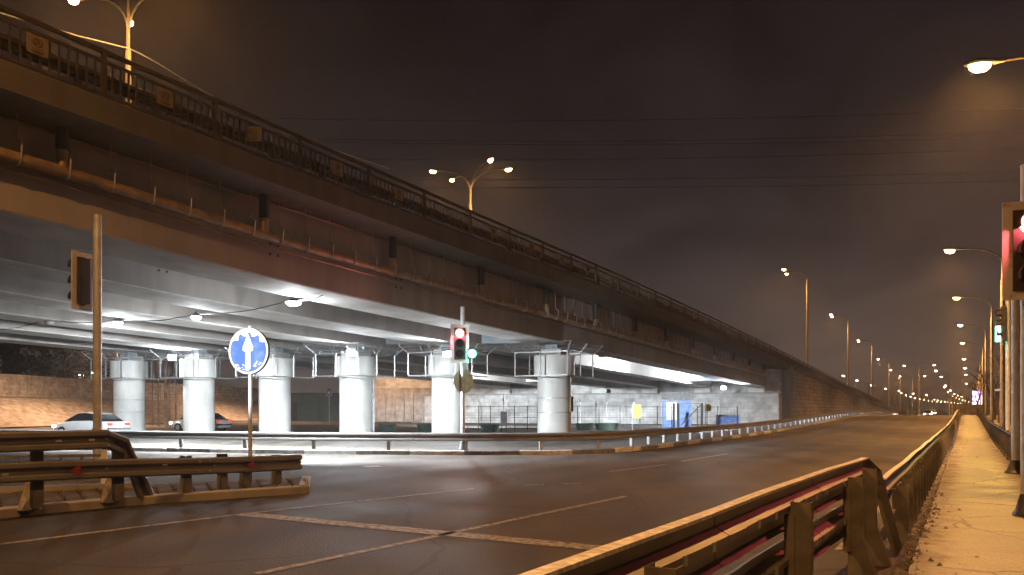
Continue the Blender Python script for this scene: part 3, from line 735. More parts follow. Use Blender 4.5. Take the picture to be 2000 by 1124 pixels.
def make_lamp(label, H, arms, glow='e_sodium', energy=0, color=SODIUM, r=.11, rise=1.1, group=None, spot=165):
    t = thing('street_lamp', label, 'street lamp', group=group)
    mb = MB(); mb.tube([(0, 0, -.1), (0, 0, .05), (0, 0, .8), (0, 0, .85), (0, 0, H - rise - .9), (0, 0, H - rise - .88)], [r * 1.5, r * 1.45, r * 1.35, r * 1.15, r * .92, r * .9], 12)
    mb.tube([(0, 0, H - rise - .9), (0, 0, H - rise + .1)], r * .62, 10)
    mb.lathe((0, 0, 0), [(r * 2.4, -.1), (r * 2.4, .04), (r * 1.5, .06)], 12)
    mb.build('pole', M['lamp_pole'], t, smooth=True, local=True)
    for ang, reach in arms:
        mb = MB(); z0 = H - rise; pts = []
        for k in range(9):
            q = k / 8; x = reach * (q ** 1.7); z = z0 + rise * (1 - (1 - q) ** 2.2) * .92 + q * .08
            pts.append((x * math.cos(ang), x * math.sin(ang), z))
        mb.tube(pts, [.055 - .02 * k / 8 for k in range(9)], 8); mb.build('arm', M['lamp_pole'], t, smooth=True, local=True)
        lamp_head(t, pts[-1], ang, glow, energy, color, spot)
    return t
AW = math.atan2(N.y, N.x)
gR = 'lamps in the row beside the footpath'
# right row: lamp heads hang over the path, poles behind the fence
first = make_lamp('sodium lamp beside the path on the pole behind the red signal board', 11, [(AW, 2.1)], energy=13500, group=gR, spot=150)
CROW = 15.6 - .598 * 20.8 + .3
rowY = [44.0, 66, 91, 114, 143, 172, 205, 240]
rl = ['lamp with a thin arm showing just above the edge-on green signal', 'bright lamp on the third pole of the row beside the footpath', 'lamp on the fourth pole of the row beside the footpath', 'lamp on the fifth pole of the row beside the footpath', 'lamp on the sixth pole of the row beside the footpath', 'small lamp far down the row beside the footpath', 'last tiny lamp of the row beside the footpath']
def place(o, x, y, rz=0): o.location = (x, y, h(x, y)); o.rotation_euler = (0, 0, rz)
XR = lambda y: 28.1 + .597 * (y - 44)
place(first, XR(44), 44)
for y, lb in zip(rowY[1:], rl): copy_thing(first, (XR(y), y, h(XR(y), y)), 0, lb)
# the near lamp whose pole stands outside the frame, and the one before it behind the camera
near = copy_thing(first, (14.95, 19.5, 0), 0, 'largest street lamp, shining at top right beside the footpath')
for ob in kids(near):
    for o2 in kids(ob):
        if o2.type == 'LIGHT': o2.data = o2.data.copy(); o2.data.energy *= 1.6 if 'glow' in o2.name else .8
back = copy_thing(first, (XR(-2.5) + .6, -2.5, 0), 0, 'street lamp of the path row standing behind the viewer')
for ob in kids(back):
    for o2 in kids(ob):
        if o2.type == 'LIGHT': o2.data = o2.data.copy(); o2.data.energy *= .2
# lamps on the near edge of the ramp: tall, two heads on V arms
gB = 'tall two-headed lamps along the ramp wall'
t2 = make_lamp('tall two-headed lamp, nearest of those on the ramp wall', 14.0, [(AW + R(38), 2.7), (AW - R(28), 2.7)], energy=5500, r=.13, rise=1.3, group=gB)
NP = NE + .75
def deckp(Y, n):
    s = (Y - P0.y - N.y * n) / D.y; return B(s, n, fz(s) - .1)
t2.location = deckp(101, NP)
for Y, lb in ((136, 'second nearest tall two-headed lamp on the ramp wall'), (170, 'third tall two-headed lamp along the ramp wall'), (208, 'fourth tall two-headed lamp along the ramp wall'), (243, 'fifth and farthest two-headed lamp at the ramp foot')):
    copy_thing(t2, deckp(Y, NP), 0, lb)
jl = make_lamp('tall junction lamp outside the frame at left', 14.0, [(R(-10), 1.6)], energy=5600, r=.13, rise=1.3, spot=174); jl.location = (-10.6, 6.3, 0)
# four-armed lamps on the deck's middle
gM = 'four-armed lamps along the middle of the overpass'
t4 = make_lamp('four-armed lamp rising above the overpass railing, mid sky', 12.7, [(AW + R(26), 2.5), (AW - R(26), 2.5), (AW + R(180 + 26), 2.5), (AW + R(180 - 26), 2.5)], energy=3000, r=.13, rise=1.9, group=gM)
t4.location = deckp(61, 15)
copy_thing(t4, deckp(36.1, 15), R(-8), 'four-armed lamp cut by the top of the frame above the overpass railing')
t5 = make_lamp('far two-armed lamp with a head on each side, the taller', 14, [(AW + R(5), 3.2), (AW + R(185), 3.2)], energy=6000, glow='e_far', group='far two-armed lamps')
t5.location = (.530 * 215, 215, 0)
copy_thing(t5, (.5213 * 262, 262, -1), 0, 'far two-armed lamp with a head on each side, the lower')
# far lamps down the road
gF = 'far lamps where the road meets the horizon'
tf = make_lamp('tiny far street lamp at the horizon', 11, [(AW, 2.2)], energy=0, glow='e_far', group=gF)
far_pos = []
for k in range(7): far_pos.append((.569 + .004 * k, 185 + k * 38))
for k in range(9): far_pos.append((.5745 + .0035 * k, 260 + k * 60))
for k in range(16): far_pos.append((.516 + .0052 * k, 330 + k * 42))
for k in range(12): far_pos.append((.556 + .004 * k, 520 + k * 45))
for k in range(7): far_pos.append((.447 + .017 * k, 175 + k * 26))
for k, (kx, Y) in enumerate(far_pos):
    Y *= random.uniform(.97, 1.03); x = kx * Y
    if k >= len(far_pos) - 7: z = 2.6 - .3 * (k - len(far_pos) + 7); x = x; z_ = z - 4
    else: z_ = h(x, Y)
    if k == 0: tf.location = (x, Y, z_); continue
    copy_thing(tf, (x, Y, z_), random.uniform(-.3, .3), 'tiny far street lamp at the horizon')

# ------------------------------------------------------------------ lamps under the overpass
gU = 'white lamps strung below the girders'
def hang_lamp(p, label, power, top, lit=True, aim=None, k=.8):
    t = thing('hanging_lamp', label, 'lamp', tuple(p), group=gU)
    mb = MB(); mb.lathe((p.x, p.y, p.z), [(.06 * k, .22), (.09 * k, .2), (.12 * k, .1), (.30 * k, .03), (.32 * k, 0), (.30 * k, 0)], 18); hd = mb.build('lamp_shade', M['cabinet'], t, smooth=True)
    mb = MB(); mb.lathe((p.x, p.y, p.z), [(.28 * k, .0), (.25 * k, -.07), (.15 * k, -.12), (.03 * k, -.135)], 18); mb.build('lens', M['e_white' if lit else 'cabinet'], hd, smooth=True)
    mb = MB(); mb.tube([(p.x, p.y, p.z + .2), (p.x, p.y, top)], .012, 5); mb.build('hanger', M['dark'], t)
    if lit:
        o = light('lamp_light', (0, 0, -.25), power, WHITE, t, 'SPOT', 142, .4, .15, aim or (D * .5 + Vector((0, 0, -1))))
        light('lamp_glow', (0, 0, -.22), power * .026, WHITE, t, 'POINT', radius=.1)
    return t
hl = []
for (u, v, Y, lb, pw, lit) in ((573, 591, 28.1, 'brightest hanging lamp, just inside the outer girder of the overpass', 17000, True), (383, 619, 32, 'lit hanging lamp second along the sagging cable', 12000, True), (230, 630, 34, 'small lit hanging lamp beside the tall grey pole', 11000, True), (96, 629, 35.5, 'unlit hanging lamp left of the tall grey pole', 0, False)):
    p = at(u, v, Y); s_, n_ = sn(p.x, p.y)
    hl.append(p); hang_lamp(p, lb, pw, gz(s_) + .1, lit, Vector((-.35, .5, -1)) if u == 230 else (Vector((-.1, .55, -1)) if u == 383 else None), 1.0 if u == 573 else .72)
cp_ = [at(-60, 652, 37)] + hl[::-1] + [at(640, 577, 26.5)]
mb = MB(); pts = []
for a, b in zip(cp_, cp_[1:]):
    for k in range(8):
        t = k / 8; q = a + (b - a) * t; q.z += .12 - .16 * math.sin(math.pi * t) + random.uniform(-.025, .025); pts.append(q)
mb.tube(pts, .02, 5); tag(mb.build('lamp_cable', M['dark'], smooth=True), 'thin wavy dark cable linking the lamps under the overpass', 'cable')
gF2 = 'floodlights fixed to the piers'
def flood(p, aim, label, power, angle=150, lensr=.24):
    t = thing('floodlight', label, 'floodlight', tuple(p), group=gF2)
    a = Vector(aim).normalized()
    q = a.to_track_quat('Y', 'Z').to_matrix().to_4x4()
    mb = MB(); mb.box((0, -.10, 0), (.55, .2, .4)); mb.box((0, -.22, 0), (.4, .06, .3)); mb.bar((-.31, -.1, 0), (-.31, -.1, .34), .03, .05); mb.bar((.31, -.1, 0), (.31, -.1, .34), .03, .05); mb.bar((-.32, -.1, .34), (.32, -.1, .34), .05, .03)
    mb.v = [tuple(q @ Vector(v)) for v in mb.v]; hd = mb.build('housing', M['dark'], t, local=True)
    mb = MB(); mb.box((0, .012, 0), (.48, .02, .33)); mb.v = [tuple(q @ Vector(v)) for v in mb.v]; mb.build('lens', M['e_white'], hd, local=True)
    light('flood_light', tuple(a * .15), power, WHITE, t, 'SPOT', angle, .5, .2, aim)
    return t
flood(at(337, 699, 49.0), (.30, -1, -.30), 'dazzling floodlight between the two leftmost piers', 2600, 160)
flood(at(686, 690, 43.9), (.1, -1, -.40), 'floodlight on the head of the fourth pier from left', 2600, 160)
flood(at(874, 692, 42.6), (.1, -1, -.40), 'floodlight on the pier head behind the middle traffic light', 2200, 160)
p = B(39.3, 2.75, gz(39) + .7); flood(p, (-D * .6 + N * 1.0 + Vector((0, 0, .15))), 'floodlight in the bay beside the outer girder near the kiosk', 12000, 168)
p = B(44, 3.0, 3.9); flood(p, (-D * .8 - N * .55 + Vector((0, 0, -.42))), 'floodlight above the kiosk fence shining towards the road', 6500, 140)
p = B(20, 20, gz(20) + .2); flood(p, (D * .9 + N * .2 + Vector((0, 0, -.30))), 'added floodlight behind the piers shining on the abutment', 36000, 130)  # lamp added to brighten the abutment
p = B(21, 2.65, gz(21) + .6); flood(p, (-D * .3 + N * 1.0 + Vector((0, 0, .1))), 'floodlight between the two outer girders right of the nearest pier', 4500, 168)
p = B(14, 3.4, gz(14) + .6); flood(p, (D * .95 - N * .03 + Vector((0, 0, -.30))), 'added hidden floodlight under the second girder shining on the kiosk', 20000, 70)  # lamp added out of view to light the kiosk

# ------------------------------------------------------------------ guardrails
WB = [(.03, 0), (.08, .03), (.08, .09), (0, .135), (0, .175), (.08, .22), (.08, .28), (.03, .31)]
WBC = WB + [(a - .008, b) for a, b in reversed(WB)]
def beam(path, nrm, z0, parent, name, mt, bolts=2.0, step=0, laps=0):
    """W-beam; path gives its back line on the land, nrm the side the humps face"""
    mb = MB(); mb.sweep(WBC, [Vector((p.x, p.y, p.z + z0(i))) for i, p in enumerate(path)], lambda i: nrm[i])
    if step:
        for i in range(step // 2, len(path), step):
            c = Vector((path[i].x, path[i].y, path[i].z + z0(i) + .155))
            mb.disc(c, nrm[i], .024, .045, 8, 1)
    if laps:                                   # overlapping sheet at each splice, standing 4 mm proud
        for i in range(laps // 2, len(path) - 2, laps):
            wide = [(a + (.005 if k < 8 else -.005), b) for k, (a, b) in enumerate(WBC)]
            t_ = (path[i + 1] - path[i]).normalized() * .17
            mb.sweep(wide, [Vector((path[i].x, path[i].y, path[i].z + z0(i))) - t_, Vector((path[i].x, path[i].y, path[i].z + z0(i))) + t_], lambda k: nrm[i])
            for dx in (-.6, .6):
                for zz in (.06, .25):
                    c = Vector((path[i].x, path[i].y, path[i].z + z0(i) + zz)) + t_ * dx + nrm[i] * .082
                    mb.disc(c, nrm[i], .02, .03, 8, 1)
    return mb.build(name, [mt, M['steel']], parent)
# --- left island guardrail (double height at the left)
gl = thing('guardrail', 'steel guardrail on the left traffic island, its raised upper beam bent down to the ground', 'guardrail', (-6.5, 12.4, .13))
ilp = resample(dense([(-10.6, 6.8), (-8.9, 9.3), (-7.35, 11.6), (-6.6, 12.65), (-5.95, 13.6), (-5.1, 14.85), (-4.3, 16.0)], .1), .25)
iln = [-n_ for n_ in left(ilp)]
ilz = [0.13] * len(ilp)
lp = [Vector((p.x, p.y, .13)) for p in ilp]; L_ = len(lp)
zlow = lambda i: .43 - .15 * sstep(.45, 1.0, i / L_)
beam(lp, iln, zlow, gl, 'lower_beam', M['beam'], step=8, laps=14)
nu = min(range(L_), key=lambda i: abs(lp[i].x + 6.62))
ub = lp[:nu + 1]; beam(ub, iln, lambda i: .88, gl, 'upper_beam', M['beam'], step=8, laps=14)
# sloping end of the upper beam
a0 = lp[nu]; tdir = (lp[nu] - lp[nu - 3]).normalized()
e1 = a0 + tdir * .42; e2 = a0 + tdir * .95
mb = MB(); nn = iln[nu]
def wsec(p, z, tilt):
    out = []
    for a, b in WBC: out.append(p + nn * a + tdir * ((b - .31) * -math.sin(tilt)) * -1 + Vector((0, 0, z + b * math.cos(tilt))))
    return out
secs = [wsec(a0 + tdir * .005, .88, 0), wsec(e1 - nn * .13, .76, R(24)), wsec(e2 + tdir * .1 - nn * .3, -.30, R(60))]
vs = [q for s_ in secs for q in s_]; n_ = len(WBC); fs = []
for i in range(2):
    for k in range(n_): fs.append((i * n_ + k, (i + 1) * n_ + k, (i + 1) * n_ + (k + 1) % n_, i * n_ + (k + 1) % n_))
fs += [tuple(range(n_)), tuple(range(2 * n_, 3 * n_))]
mb.add(vs, fs); mb.build('end_section', M['beam'], gl)
for px, tall in ((-8.9, 1), (-8.1, 1), (-7.2, 1), (-6.5, 1), (-5.85, 0), (-5.42, 0), (-5.05, 0), (-4.65, 0)):
    i = min(range(L_), key=lambda i: abs(lp[i].x - px)); p = lp[i] - iln[i] * .1
    hh = 1.08 if tall else (.68 if px < -5.2 else .6)
    rz = math.atan2(iln[i].y, iln[i].x)
    mb = MB(); mb.box((p.x, p.y, .13 + .14), (.12, .15, .28), rz, 0); mb.box((p.x, p.y, .13 + .28 + (hh - .28) / 2), (.118, .148, hh - .28), rz, 1)
    mb.box((p.x - iln[i].x * .1, p.y - iln[i].y * .1, .13 + hh / 2), (.08, .06, hh), rz, 2)
    if tall: mb.lathe((p.x - iln[i].x * .12 - .06, p.y - iln[i].y * .12, .1), [(.17, 0), (.13, .12), (.10, .26), (.05, .42)], 9, 2)
    mb.build('post', [M['post'], M['blackpost'], M['rubble']], gl)
for px, z in ((-7.6, 1.03), (-7.05, 1.03), (-6.85, 1.03), (-7.45, .56), (-6.05, .56), (-8.2, 1.03)):
    i = min(range(L_), key=lambda i: abs(lp[i].x - px)); c = lp[i] + iln[i] * .05 + Vector((0, 0, z)); mb = MB(); mb.box((c.x, c.y, c.z), (.012, .09, .035), math.atan2(iln[i].y, iln[i].x)); mb.build('white_reflector', M['white'], gl)
for px in (-6.92, -5.05):
    mb = MB()
    i = min(range(L_), key=lambda i: abs(lp[i].x - px)); t_ = (lp[i + 1] - lp[i]).normalized(); c = lp[i] + iln[i] * .085 + Vector((0, 0, zlow(i) + .15))
    mb.add([c - t_ * .1, c + t_ * .06 + Vector((0, 0, .09)), c + t_ * .06 - Vector((0, 0, .09)), c - t_ * .1 + iln[i] * .01, c + t_ * .06 + Vector((0, 0, .09)) + iln[i] * .01, c + t_ * .06 - Vector((0, 0, .09)) + iln[i] * .01], [(0, 1, 2), (5, 4, 3), (0, 3, 4, 1), (1, 4, 5, 2), (2, 5, 3, 0)])
    mb.build('red_reflector', M['sign_red'], gl)
# island body
ik = [(-10.9, 6.2), (-9.2, 8.9), (-7.75, 11.55), (-6.55, 13.1), (-5.2, 14.2), (-3.85, 15.2)]
ikd = resample(dense(ik, .1), .3); ikn = left(ikd)
mb = MB(); mb.sweep([(0, -.2), (0, .13), (.03, .15), (.2, .15), (.2, -.2)], ikd, lambda i: ikn[i]); 
q0, q1 = ikd[-1], Vector((-4.55, 17.4, 0))
mb.sweep([(0, -.2), (0, .13), (.03, .15), (.2, .15), (.2, -.2)], [q0 + Vector((0.02, .03, 0)), q1], lambda i: Vector((-.95, -.28, 0)))
mb.build('island_kerb', M['kerb'], kind='structure')
mb = MB(); vs = []; fs = []; m_ = 8
back_ = [Vector((-16.5, 11.5, 0)).lerp(Vector((-4.75, 17.35, 0)), i / (len(ikd) - 1)) for i in range(len(ikd))]
for a, b, nn_ in zip(ikd, back_, ikn):
    a = a + nn_ * .15
    for k in range(m_ + 1):
        q = a + (b - a) * (k / m_); vs.append((q.x, q.y, .125 + (random.uniform(-.01, .04) if 0 < k < m_ else 0)))
for i in range(len(ikd) - 1):
    for k in range(m_): fs.append((i * (m_ + 1) + k, i * (m_ + 1) + k + 1, (i + 1) * (m_ + 1) + k + 1, (i + 1) * (m_ + 1) + k))
mb.add(vs, fs); mb.build('island_earth', M['earth'], kind='structure')
mb = MB()
for k in range(3200):
    i = random.randrange(len(ikd)); q = ikd[i].lerp(back_[i], random.uniform(.04, .6)); hh = random.uniform(.03, .13) * (1.8 if k % 17 == 0 else 1); a = random.uniform(0, 6.3); w = .006
    lx, ly = random.uniform(-.08, .08), random.uniform(-.08, .08)
    mb.add([(q.x - w * math.cos(a), q.y - w * math.sin(a), .12), (q.x + w * math.cos(a), q.y + w * math.sin(a), .12), (q.x + lx, q.y + ly, .12 + hh)], [(0, 1, 2)])
o = mb.build('grass', M['grass'], kind='stuff', recalc=False); tag(o, 'dry grass growing on the traffic island behind the guardrail', 'grass')
# low white fence behind the island rail
lf = thing('low_fence', 'low pale fence with slanted bars behind the left guardrail', 'fence', (-9.5, 14.2, .12))
fa, fb = Vector((-13.0, 12.6, .12)), Vector((-7.75, 14.6, .12)); ft = (fb - fa).normalized()
for k in range(4):
    p = fa.lerp(fb, k / 3); mb = MB(); mb.box((p.x, p.y, .12 + .38), (.10, .10, .76), math.atan2(ft.y, ft.x)); mb.build('post', M['white'], lf)
for z in (.2, .66): mb = MB(); mb.bar(fa + Vector((0, 0, z)), fb + Vector((0, 0, z)), .04, .05); mb.build('rail', M['post'], lf)
for k in range(3):
    a, b = fa.lerp(fb, k / 3), fa.lerp(fb, (k + 1) / 3); mb = MB()
    for j in range(1, 11):
        q = a.lerp(b, j / 11); mb.bar(q + Vector((0, 0, .22)) + ft * .05, q + Vector((0, 0, .66)) + ft * (-.07 if j % 2 else .15), .02, .02)
    mb.build('bar_panel', M['post'], lf)
mb = MB(); mb.bar(fa + Vector((-.5, -.2, .02)), fb + Vector((.5, .2, .02)), .16, .2); mb.build('base_kerb', M['kerb'], lf)

# --- guardrail along the far kerb
gk = thing('guardrail', 'long galvanised guardrail curving along the far kerb past the piers', 'guardrail', (-.8, 28.3, .11))
kc = KC[14:230]; kn = KN[14:230]
kpath = [Vector((p.x, p.y, h(p.x, p.y) + .11)) for p in offs(kc, kn, .75)]; kface = [-n_ for n_ in kn]
beam(kpath, kface, lambda i: .36, gk, 'beam', M['beam'], step=4, laps=8)
cnt = 0; i = 2
while i < len(kpath) - 1 and cnt < 96:
    p = kpath[i] - kface[i] * .07; mb = MB(); mb.box((p.x, p.y, p.z + .3), (.1, .12, .68), math.atan2(kface[i].y, kface[i].x)); mb.build('post', M['steel'], gk); cnt += 1
    i += 3 if kpath[i].x < 4 else (2 if kpath[i].y < 60 else 2)
# --- near right guardrail: double beam on tall posts
gn = thing('guardrail', 'nearest guardrail beside the footpath, two beams high with a downturned end', 'guardrail', (2.0, 5.2, 0))
t_ = Vector((.638, 1, 0)).normalized(); nl = Vector((-t_.y, t_.x, 0))
def nr_pt(y, off=0): return Vector((-1.50 + .638 * y, y, 0)) + nl * off
ny = rng(-1.5, 8.72, .365)
npth = [nr_pt(y) for y in ny]
wob = [.002 * math.sin(i * 1.15) + .007 * math.sin(i * .38) for i in range(len(ny))]
for z0, nm, mt in ((.79, 'upper_beam', 'beam'), (.42, 'lower_beam', 'beam')):
    mb = MB(); mb.sweep(WBC, [p + Vector((0, 0, z0 + w)) for p, w in zip(npth, wob)], lambda i: nl)
    for y in rng(1.2, 8.4, .42):
        i = min(range(len(ny)), key=lambda k: abs(ny[k] - y)); c = nr_pt(ny[i], -.012) + Vector((0, 0, z0 + wob[i] + .155)); mb.box(c, (.014, .03, .05), -TH, 1)
    for y in (2.1, 4.3, 6.45):
        i = min(range(len(ny)), key=lambda k: abs(ny[k] - y)); wide = [(a + (.005 if k < 8 else -.005), b) for k, (a, b) in enumerate(WBC)]
        c = npth[i] + Vector((0, 0, z0 + wob[i])); mb.sweep(wide, [c - t_ * .17, c + t_ * .17], lambda k: nl)
    mb.build(nm, [M[mt], M['steel']], gn)
# frosted top lip, lamplight put into its pale colour
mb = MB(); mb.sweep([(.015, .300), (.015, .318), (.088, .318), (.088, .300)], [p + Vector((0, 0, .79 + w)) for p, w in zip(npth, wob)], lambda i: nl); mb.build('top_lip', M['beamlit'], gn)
a0 = nr_pt(8.73); nn = nl; tdir = t_
secs = [wsec(a0, .79, 0), wsec(a0 + tdir * .30 - nl * .10, .66, R(24)), wsec(a0 + tdir * .62 - nl * .34, -.30, R(70))]
mb = MB(); vs = [q for s_ in secs for q in s_]; n_ = len(WBC); fs = []
for i in range(2):
    for k in range(n_): fs.append((i * n_ + k, (i + 1) * n_ + k, (i + 1) * n_ + (k + 1) % n_, i * n_ + (k + 1) % n_))
fs += [tuple(range(n_)), tuple(range(2 * n_, 3 * n_))]
mb.add(vs, fs); mb.build('end_section', M['post'], gn)
for y, hh in ((.9, 1.0), (3.2, 1.0), (5.4, 1.0), (7.4, 1.0), (8.18, 1.02)):
    p = nr_pt(y, -.08); rz = -TH
    mb = MB(); w = .135
    mb.box((p.x, p.y, hh / 2 - .05), (w, .012, hh + .1), rz)                 # web facing the viewer
    for sgn in (-1, 1):
        q = p + Vector((math.cos(rz), math.sin(rz), 0)) * sgn * (w / 2 - .004) + t_ * .05
        mb.box((q.x, q.y, hh / 2 - .05), (.008, .1, hh + .1), rz)
    x_ = Vector((math.cos(rz), math.sin(rz), 0))
    base = p + x_ * (w / 2)
    mb.add([base + Vector((0, 0, .42)), base + x_ * .14 + Vector((0, 0, -.02)), base + Vector((0, 0, -.02)), base + t_ * .1 + Vector((0, 0, .42)), base + t_ * .1 + x_ * .14 + Vector((0, 0, -.02)), base + t_ * .1 + Vector((0, 0, -.02))], [(0, 1, 2), (5, 4, 3), (0, 3, 4, 1), (1, 4, 5, 2), (2, 5, 3, 0)])
    q = p + nl * .07
    mb.box((q.x, q.y, .6), (.07, .07, .62), rz)
    mb.build('post', M['post'], gn)
# --- right guardrail farther on: low beam on closely set posts
t_ = Vector((.592, 1, 0)).normalized(); nl = Vector((-t_.y, t_.x, 0))
gf = thing('guardrail', 'lower guardrail on many closely set dark posts beside the footpath', 'guardrail', (4.6, 9.4, 0))
fy = rng(9.25, 150, .9); fp = [Vector((x, y, h(x, y))) for x, y in line(RAILC + .05, fy)]
beam(fp, [nl] * len(fp), lambda i: .50 + .01 * math.sin(i * 1.3), gf, 'beam', M['beam'])
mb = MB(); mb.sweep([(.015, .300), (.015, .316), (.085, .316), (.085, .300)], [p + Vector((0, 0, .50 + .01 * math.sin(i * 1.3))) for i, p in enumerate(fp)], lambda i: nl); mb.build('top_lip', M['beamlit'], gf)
for y in rng(9.5, 88, .82)[:95]:
    x = RAILC + .05 + .592 * y; p = Vector((x, y, h(x, y))) - nl * .14
    mb = MB(); mb.box((p.x, p.y, p.z + .32), (.13, .012, .80), -TH)
    for sgn in (-1, 1):
        q = p + Vector((math.cos(-TH), math.sin(-TH), 0)) * sgn * .061 + t_ * .05; mb.box((q.x, q.y, q.z + .32), (.008, .1, .80), -TH)
    q = p + nl * .08; mb.box((q.x, q.y, q.z + .55), (.06, .09, .25), -TH)
    mb.build('post', M['post'], gf)
# rubble along the rail foot
mb = MB()
def stone(c, r):
    vs = []; 
    for (x, y, z) in ((1, 0, 0), (-1, 0, 0), (0, 1, 0), (0, -1, 0), (0, 0, 1), (0, 0, -1)):
        k = r * random.uniform(.6, 1.2); vs.append((c[0] + x * k, c[1] + y * k, c[2] + z * k * .7))
    mb.add(vs, [(0, 2, 4), (2, 1, 4), (1, 3, 4), (3, 0, 4), (2, 0, 5), (1, 2, 5), (3, 1, 5), (0, 3, 5)])
for k in range(900):
    y = random.uniform(5, 40) if k % 3 else random.uniform(6.5, 13); off = abs(random.gauss(0, .10 if k % 8 else .3)); x = RAILC + .3 + .592 * y + off * 1.16
    stone((x, y, h(x, y) + .05), random.choice((.012, .018, .025, .03, .045)))
tag(mb.build('rubble', M['rubble'], kind='stuff'), 'frosty grit and rubble strewn along the foot of the near guardrails', 'rubble')

# ------------------------------------------------------------------ traffic lights and signs
def signal(parent, c, facing, lit, board=True, arrow=None, w=.68, hh=1.46, bmat='white'):
    """three-lens signal with back board; c = centre of the board, facing = unit horizontal vector"""
    f = Vector((facing[0], facing[1], 0)).normalized(); rz = math.atan2(f.y, f.x) + math.pi / 2  # local -y faces f
    cs, sn_ = math.cos(rz), math.sin(rz)
    def L(x, y, z): return Vector((c[0] + x * cs - y * sn_, c[1] + x * sn_ + y * cs, c[2] + z))
    def lb(mb, x, y, z, dx, dy, dz, mi=0): mb.box(L(x, y, z), (dx, dy, dz), rz, mi)
    if board:
        mb = MB(); b = .14
        lb(mb, 0, .04, hh / 2 - b / 2, w, .03, b); lb(mb, 0, .04, -hh / 2 + b / 2, w, .03, b)
        lb(mb, -w / 2 + b / 2, .04, 0, b, .03, hh - 2 * b); lb(mb, w / 2 - b / 2, .04, 0, b, .03, hh - 2 * b)
        mb.build('back_board', M[bmat], parent)
    mb = MB(); lb(mb, 0, .06, 0, w - .26, .16, hh - .27); hs = mb.build('signal_housing', M['dark'], parent)
    zs = (.38, 0, -.38)
    for z, key in zip(zs, ('red', 'amber', 'green')):
        on = key in lit
        mb = MB(); mb.disc(L(0, -.028, z), f, .15, .02, 24); mb.build('signal_lens', M[{'red': 'e_red', 'green': 'e_green'}.get(key, 'dark') if on else 'glass'], hs)
        mb = MB(); pts = []; n = 12
        for i in range(n + 1):
            a = R(-20) + R(220) * i / n; x, zz = .165 * math.cos(a), .165 * math.sin(a)
            pts.append((x, zz))
        vs = []; fs = []
        for x, zz in pts: vs += [L(x, -.02, z + zz), L(x, -.20, z + zz + .0), L(x * 1.06, -.20, z + zz * 1.06), L(x * 1.06, -.02, z + zz * 1.06)]
        for i in range(n):
            for k in range(4): fs.append((i * 4 + k, i * 4 + (k + 1) % 4, (i + 1) * 4 + (k + 1) % 4, (i + 1) * 4 + k))
        fs += [(0, 1, 2, 3), (n * 4, n * 4 + 1, n * 4 + 2, n * 4 + 3)]
        mb.add(vs, fs); mb.build('visor', M['dark'], hs)
    base = Vector((0, 0, 0)); o_ = parent
    while o_ is not None: base += o_.location; o_ = o_.parent
    if 'red' in lit: light('signal_glow', L(0, -.16, .38) - base, (230 if arrow else 90), (1, .10, .12), parent, 'POINT', radius=.1)
    if 'red' in lit: light('signal_light', L(0, -.3, .38) - base, lit['red'] * .7, (1, .12, .10), parent, 'SPOT', 150, .6, .1, f)
    if 'green' in lit: light('signal_light', L(0, -.3, -.38) - base, lit['green'], (.05, 1, .75), parent, 'SPOT', 150, .6, .1, f)
    if arrow:
        x = w / 2 + .12
        mb = MB(); lb(mb, x, .05, -.38, .32, .16, .36); ah = mb.build('arrow_housing', M['dark'], parent)
        mb = MB(); mb.disc(L(x, -.035, -.38), f, .145, .02, 24); mb.build('arrow_lens', M['e_green'], ah)
        light('signal_glow', L(x, -.16, -.38) - base, 16, (.05, 1, .75), parent, 'POINT', radius=.1)
        light('signal_light', L(x, -.3, -.38) - base, arrow, (.05, 1, .75), parent, 'SPOT', 130, .6, .1, f)
def polepart(parent, x, y, z0, z1, r, mt='pole', n=16, flange=True):
    mb = MB(); mb.tube([(x, y, z0), (x, y, z1)], r, n); mb.tube([(x, y, z1), (x, y, z1 + .02)], r * 1.08, n); mb.build('pole', M[mt], parent, smooth=True)
    if flange:
        mb = MB(); mb.lathe((x, y, z0), [(r * 2.5, 0), (r * 2.5, .03), (r * 2.0, .08), (r * 1.4, .24), (r * 1.05, .33)], 16); mb.build('base_flange', M['dark'], parent, smooth=True)
# middle traffic light
cx, cy_ = -1.86, 29.0
tm = thing('traffic_light', 'lit traffic light with white back board and glowing green arrow before the piers', 'traffic light', (cx, cy_, .11))
polepart(tm, cx, cy_, .11, 5.5, .085)
signal(tm, (cx - .1, cy_ - .16, 4.12), (.06, -1), {'red': 400}, arrow=140)
mb = MB(); mb.bar((cx, cy_, 4.5), (cx - .1, cy_ - .05, 4.5), .04, .04); mb.build('bracket', M['steel'], tm); mb = MB(); mb.bar((cx, cy_, 3.7), (cx - .1, cy_ - .05, 3.7), .04, .04); mb.build('bracket', M['steel'], tm)
rs = thing('round_sign', 'back of a round grey sign on the pole of the middle traffic light', 'sign', (cx, cy_ + .1, 2.72))
mb = MB(); mb.disc((cx + .02, cy_ + .12, 2.72), (-.62, .78, 0), .46, .012, 40); mb.build('sign_plate', M['pole'], rs, smooth=True)
mb = MB(); mb.bar((cx - .3, cy_ - .1, 2.95), (cx + .3, cy_ + .35, 2.95), .03, .04); mb.bar((cx - .3, cy_ - .1, 2.5), (cx + .3, cy_ + .35, 2.5), .03, .04); mb.build('clamp', M['steel'], rs)
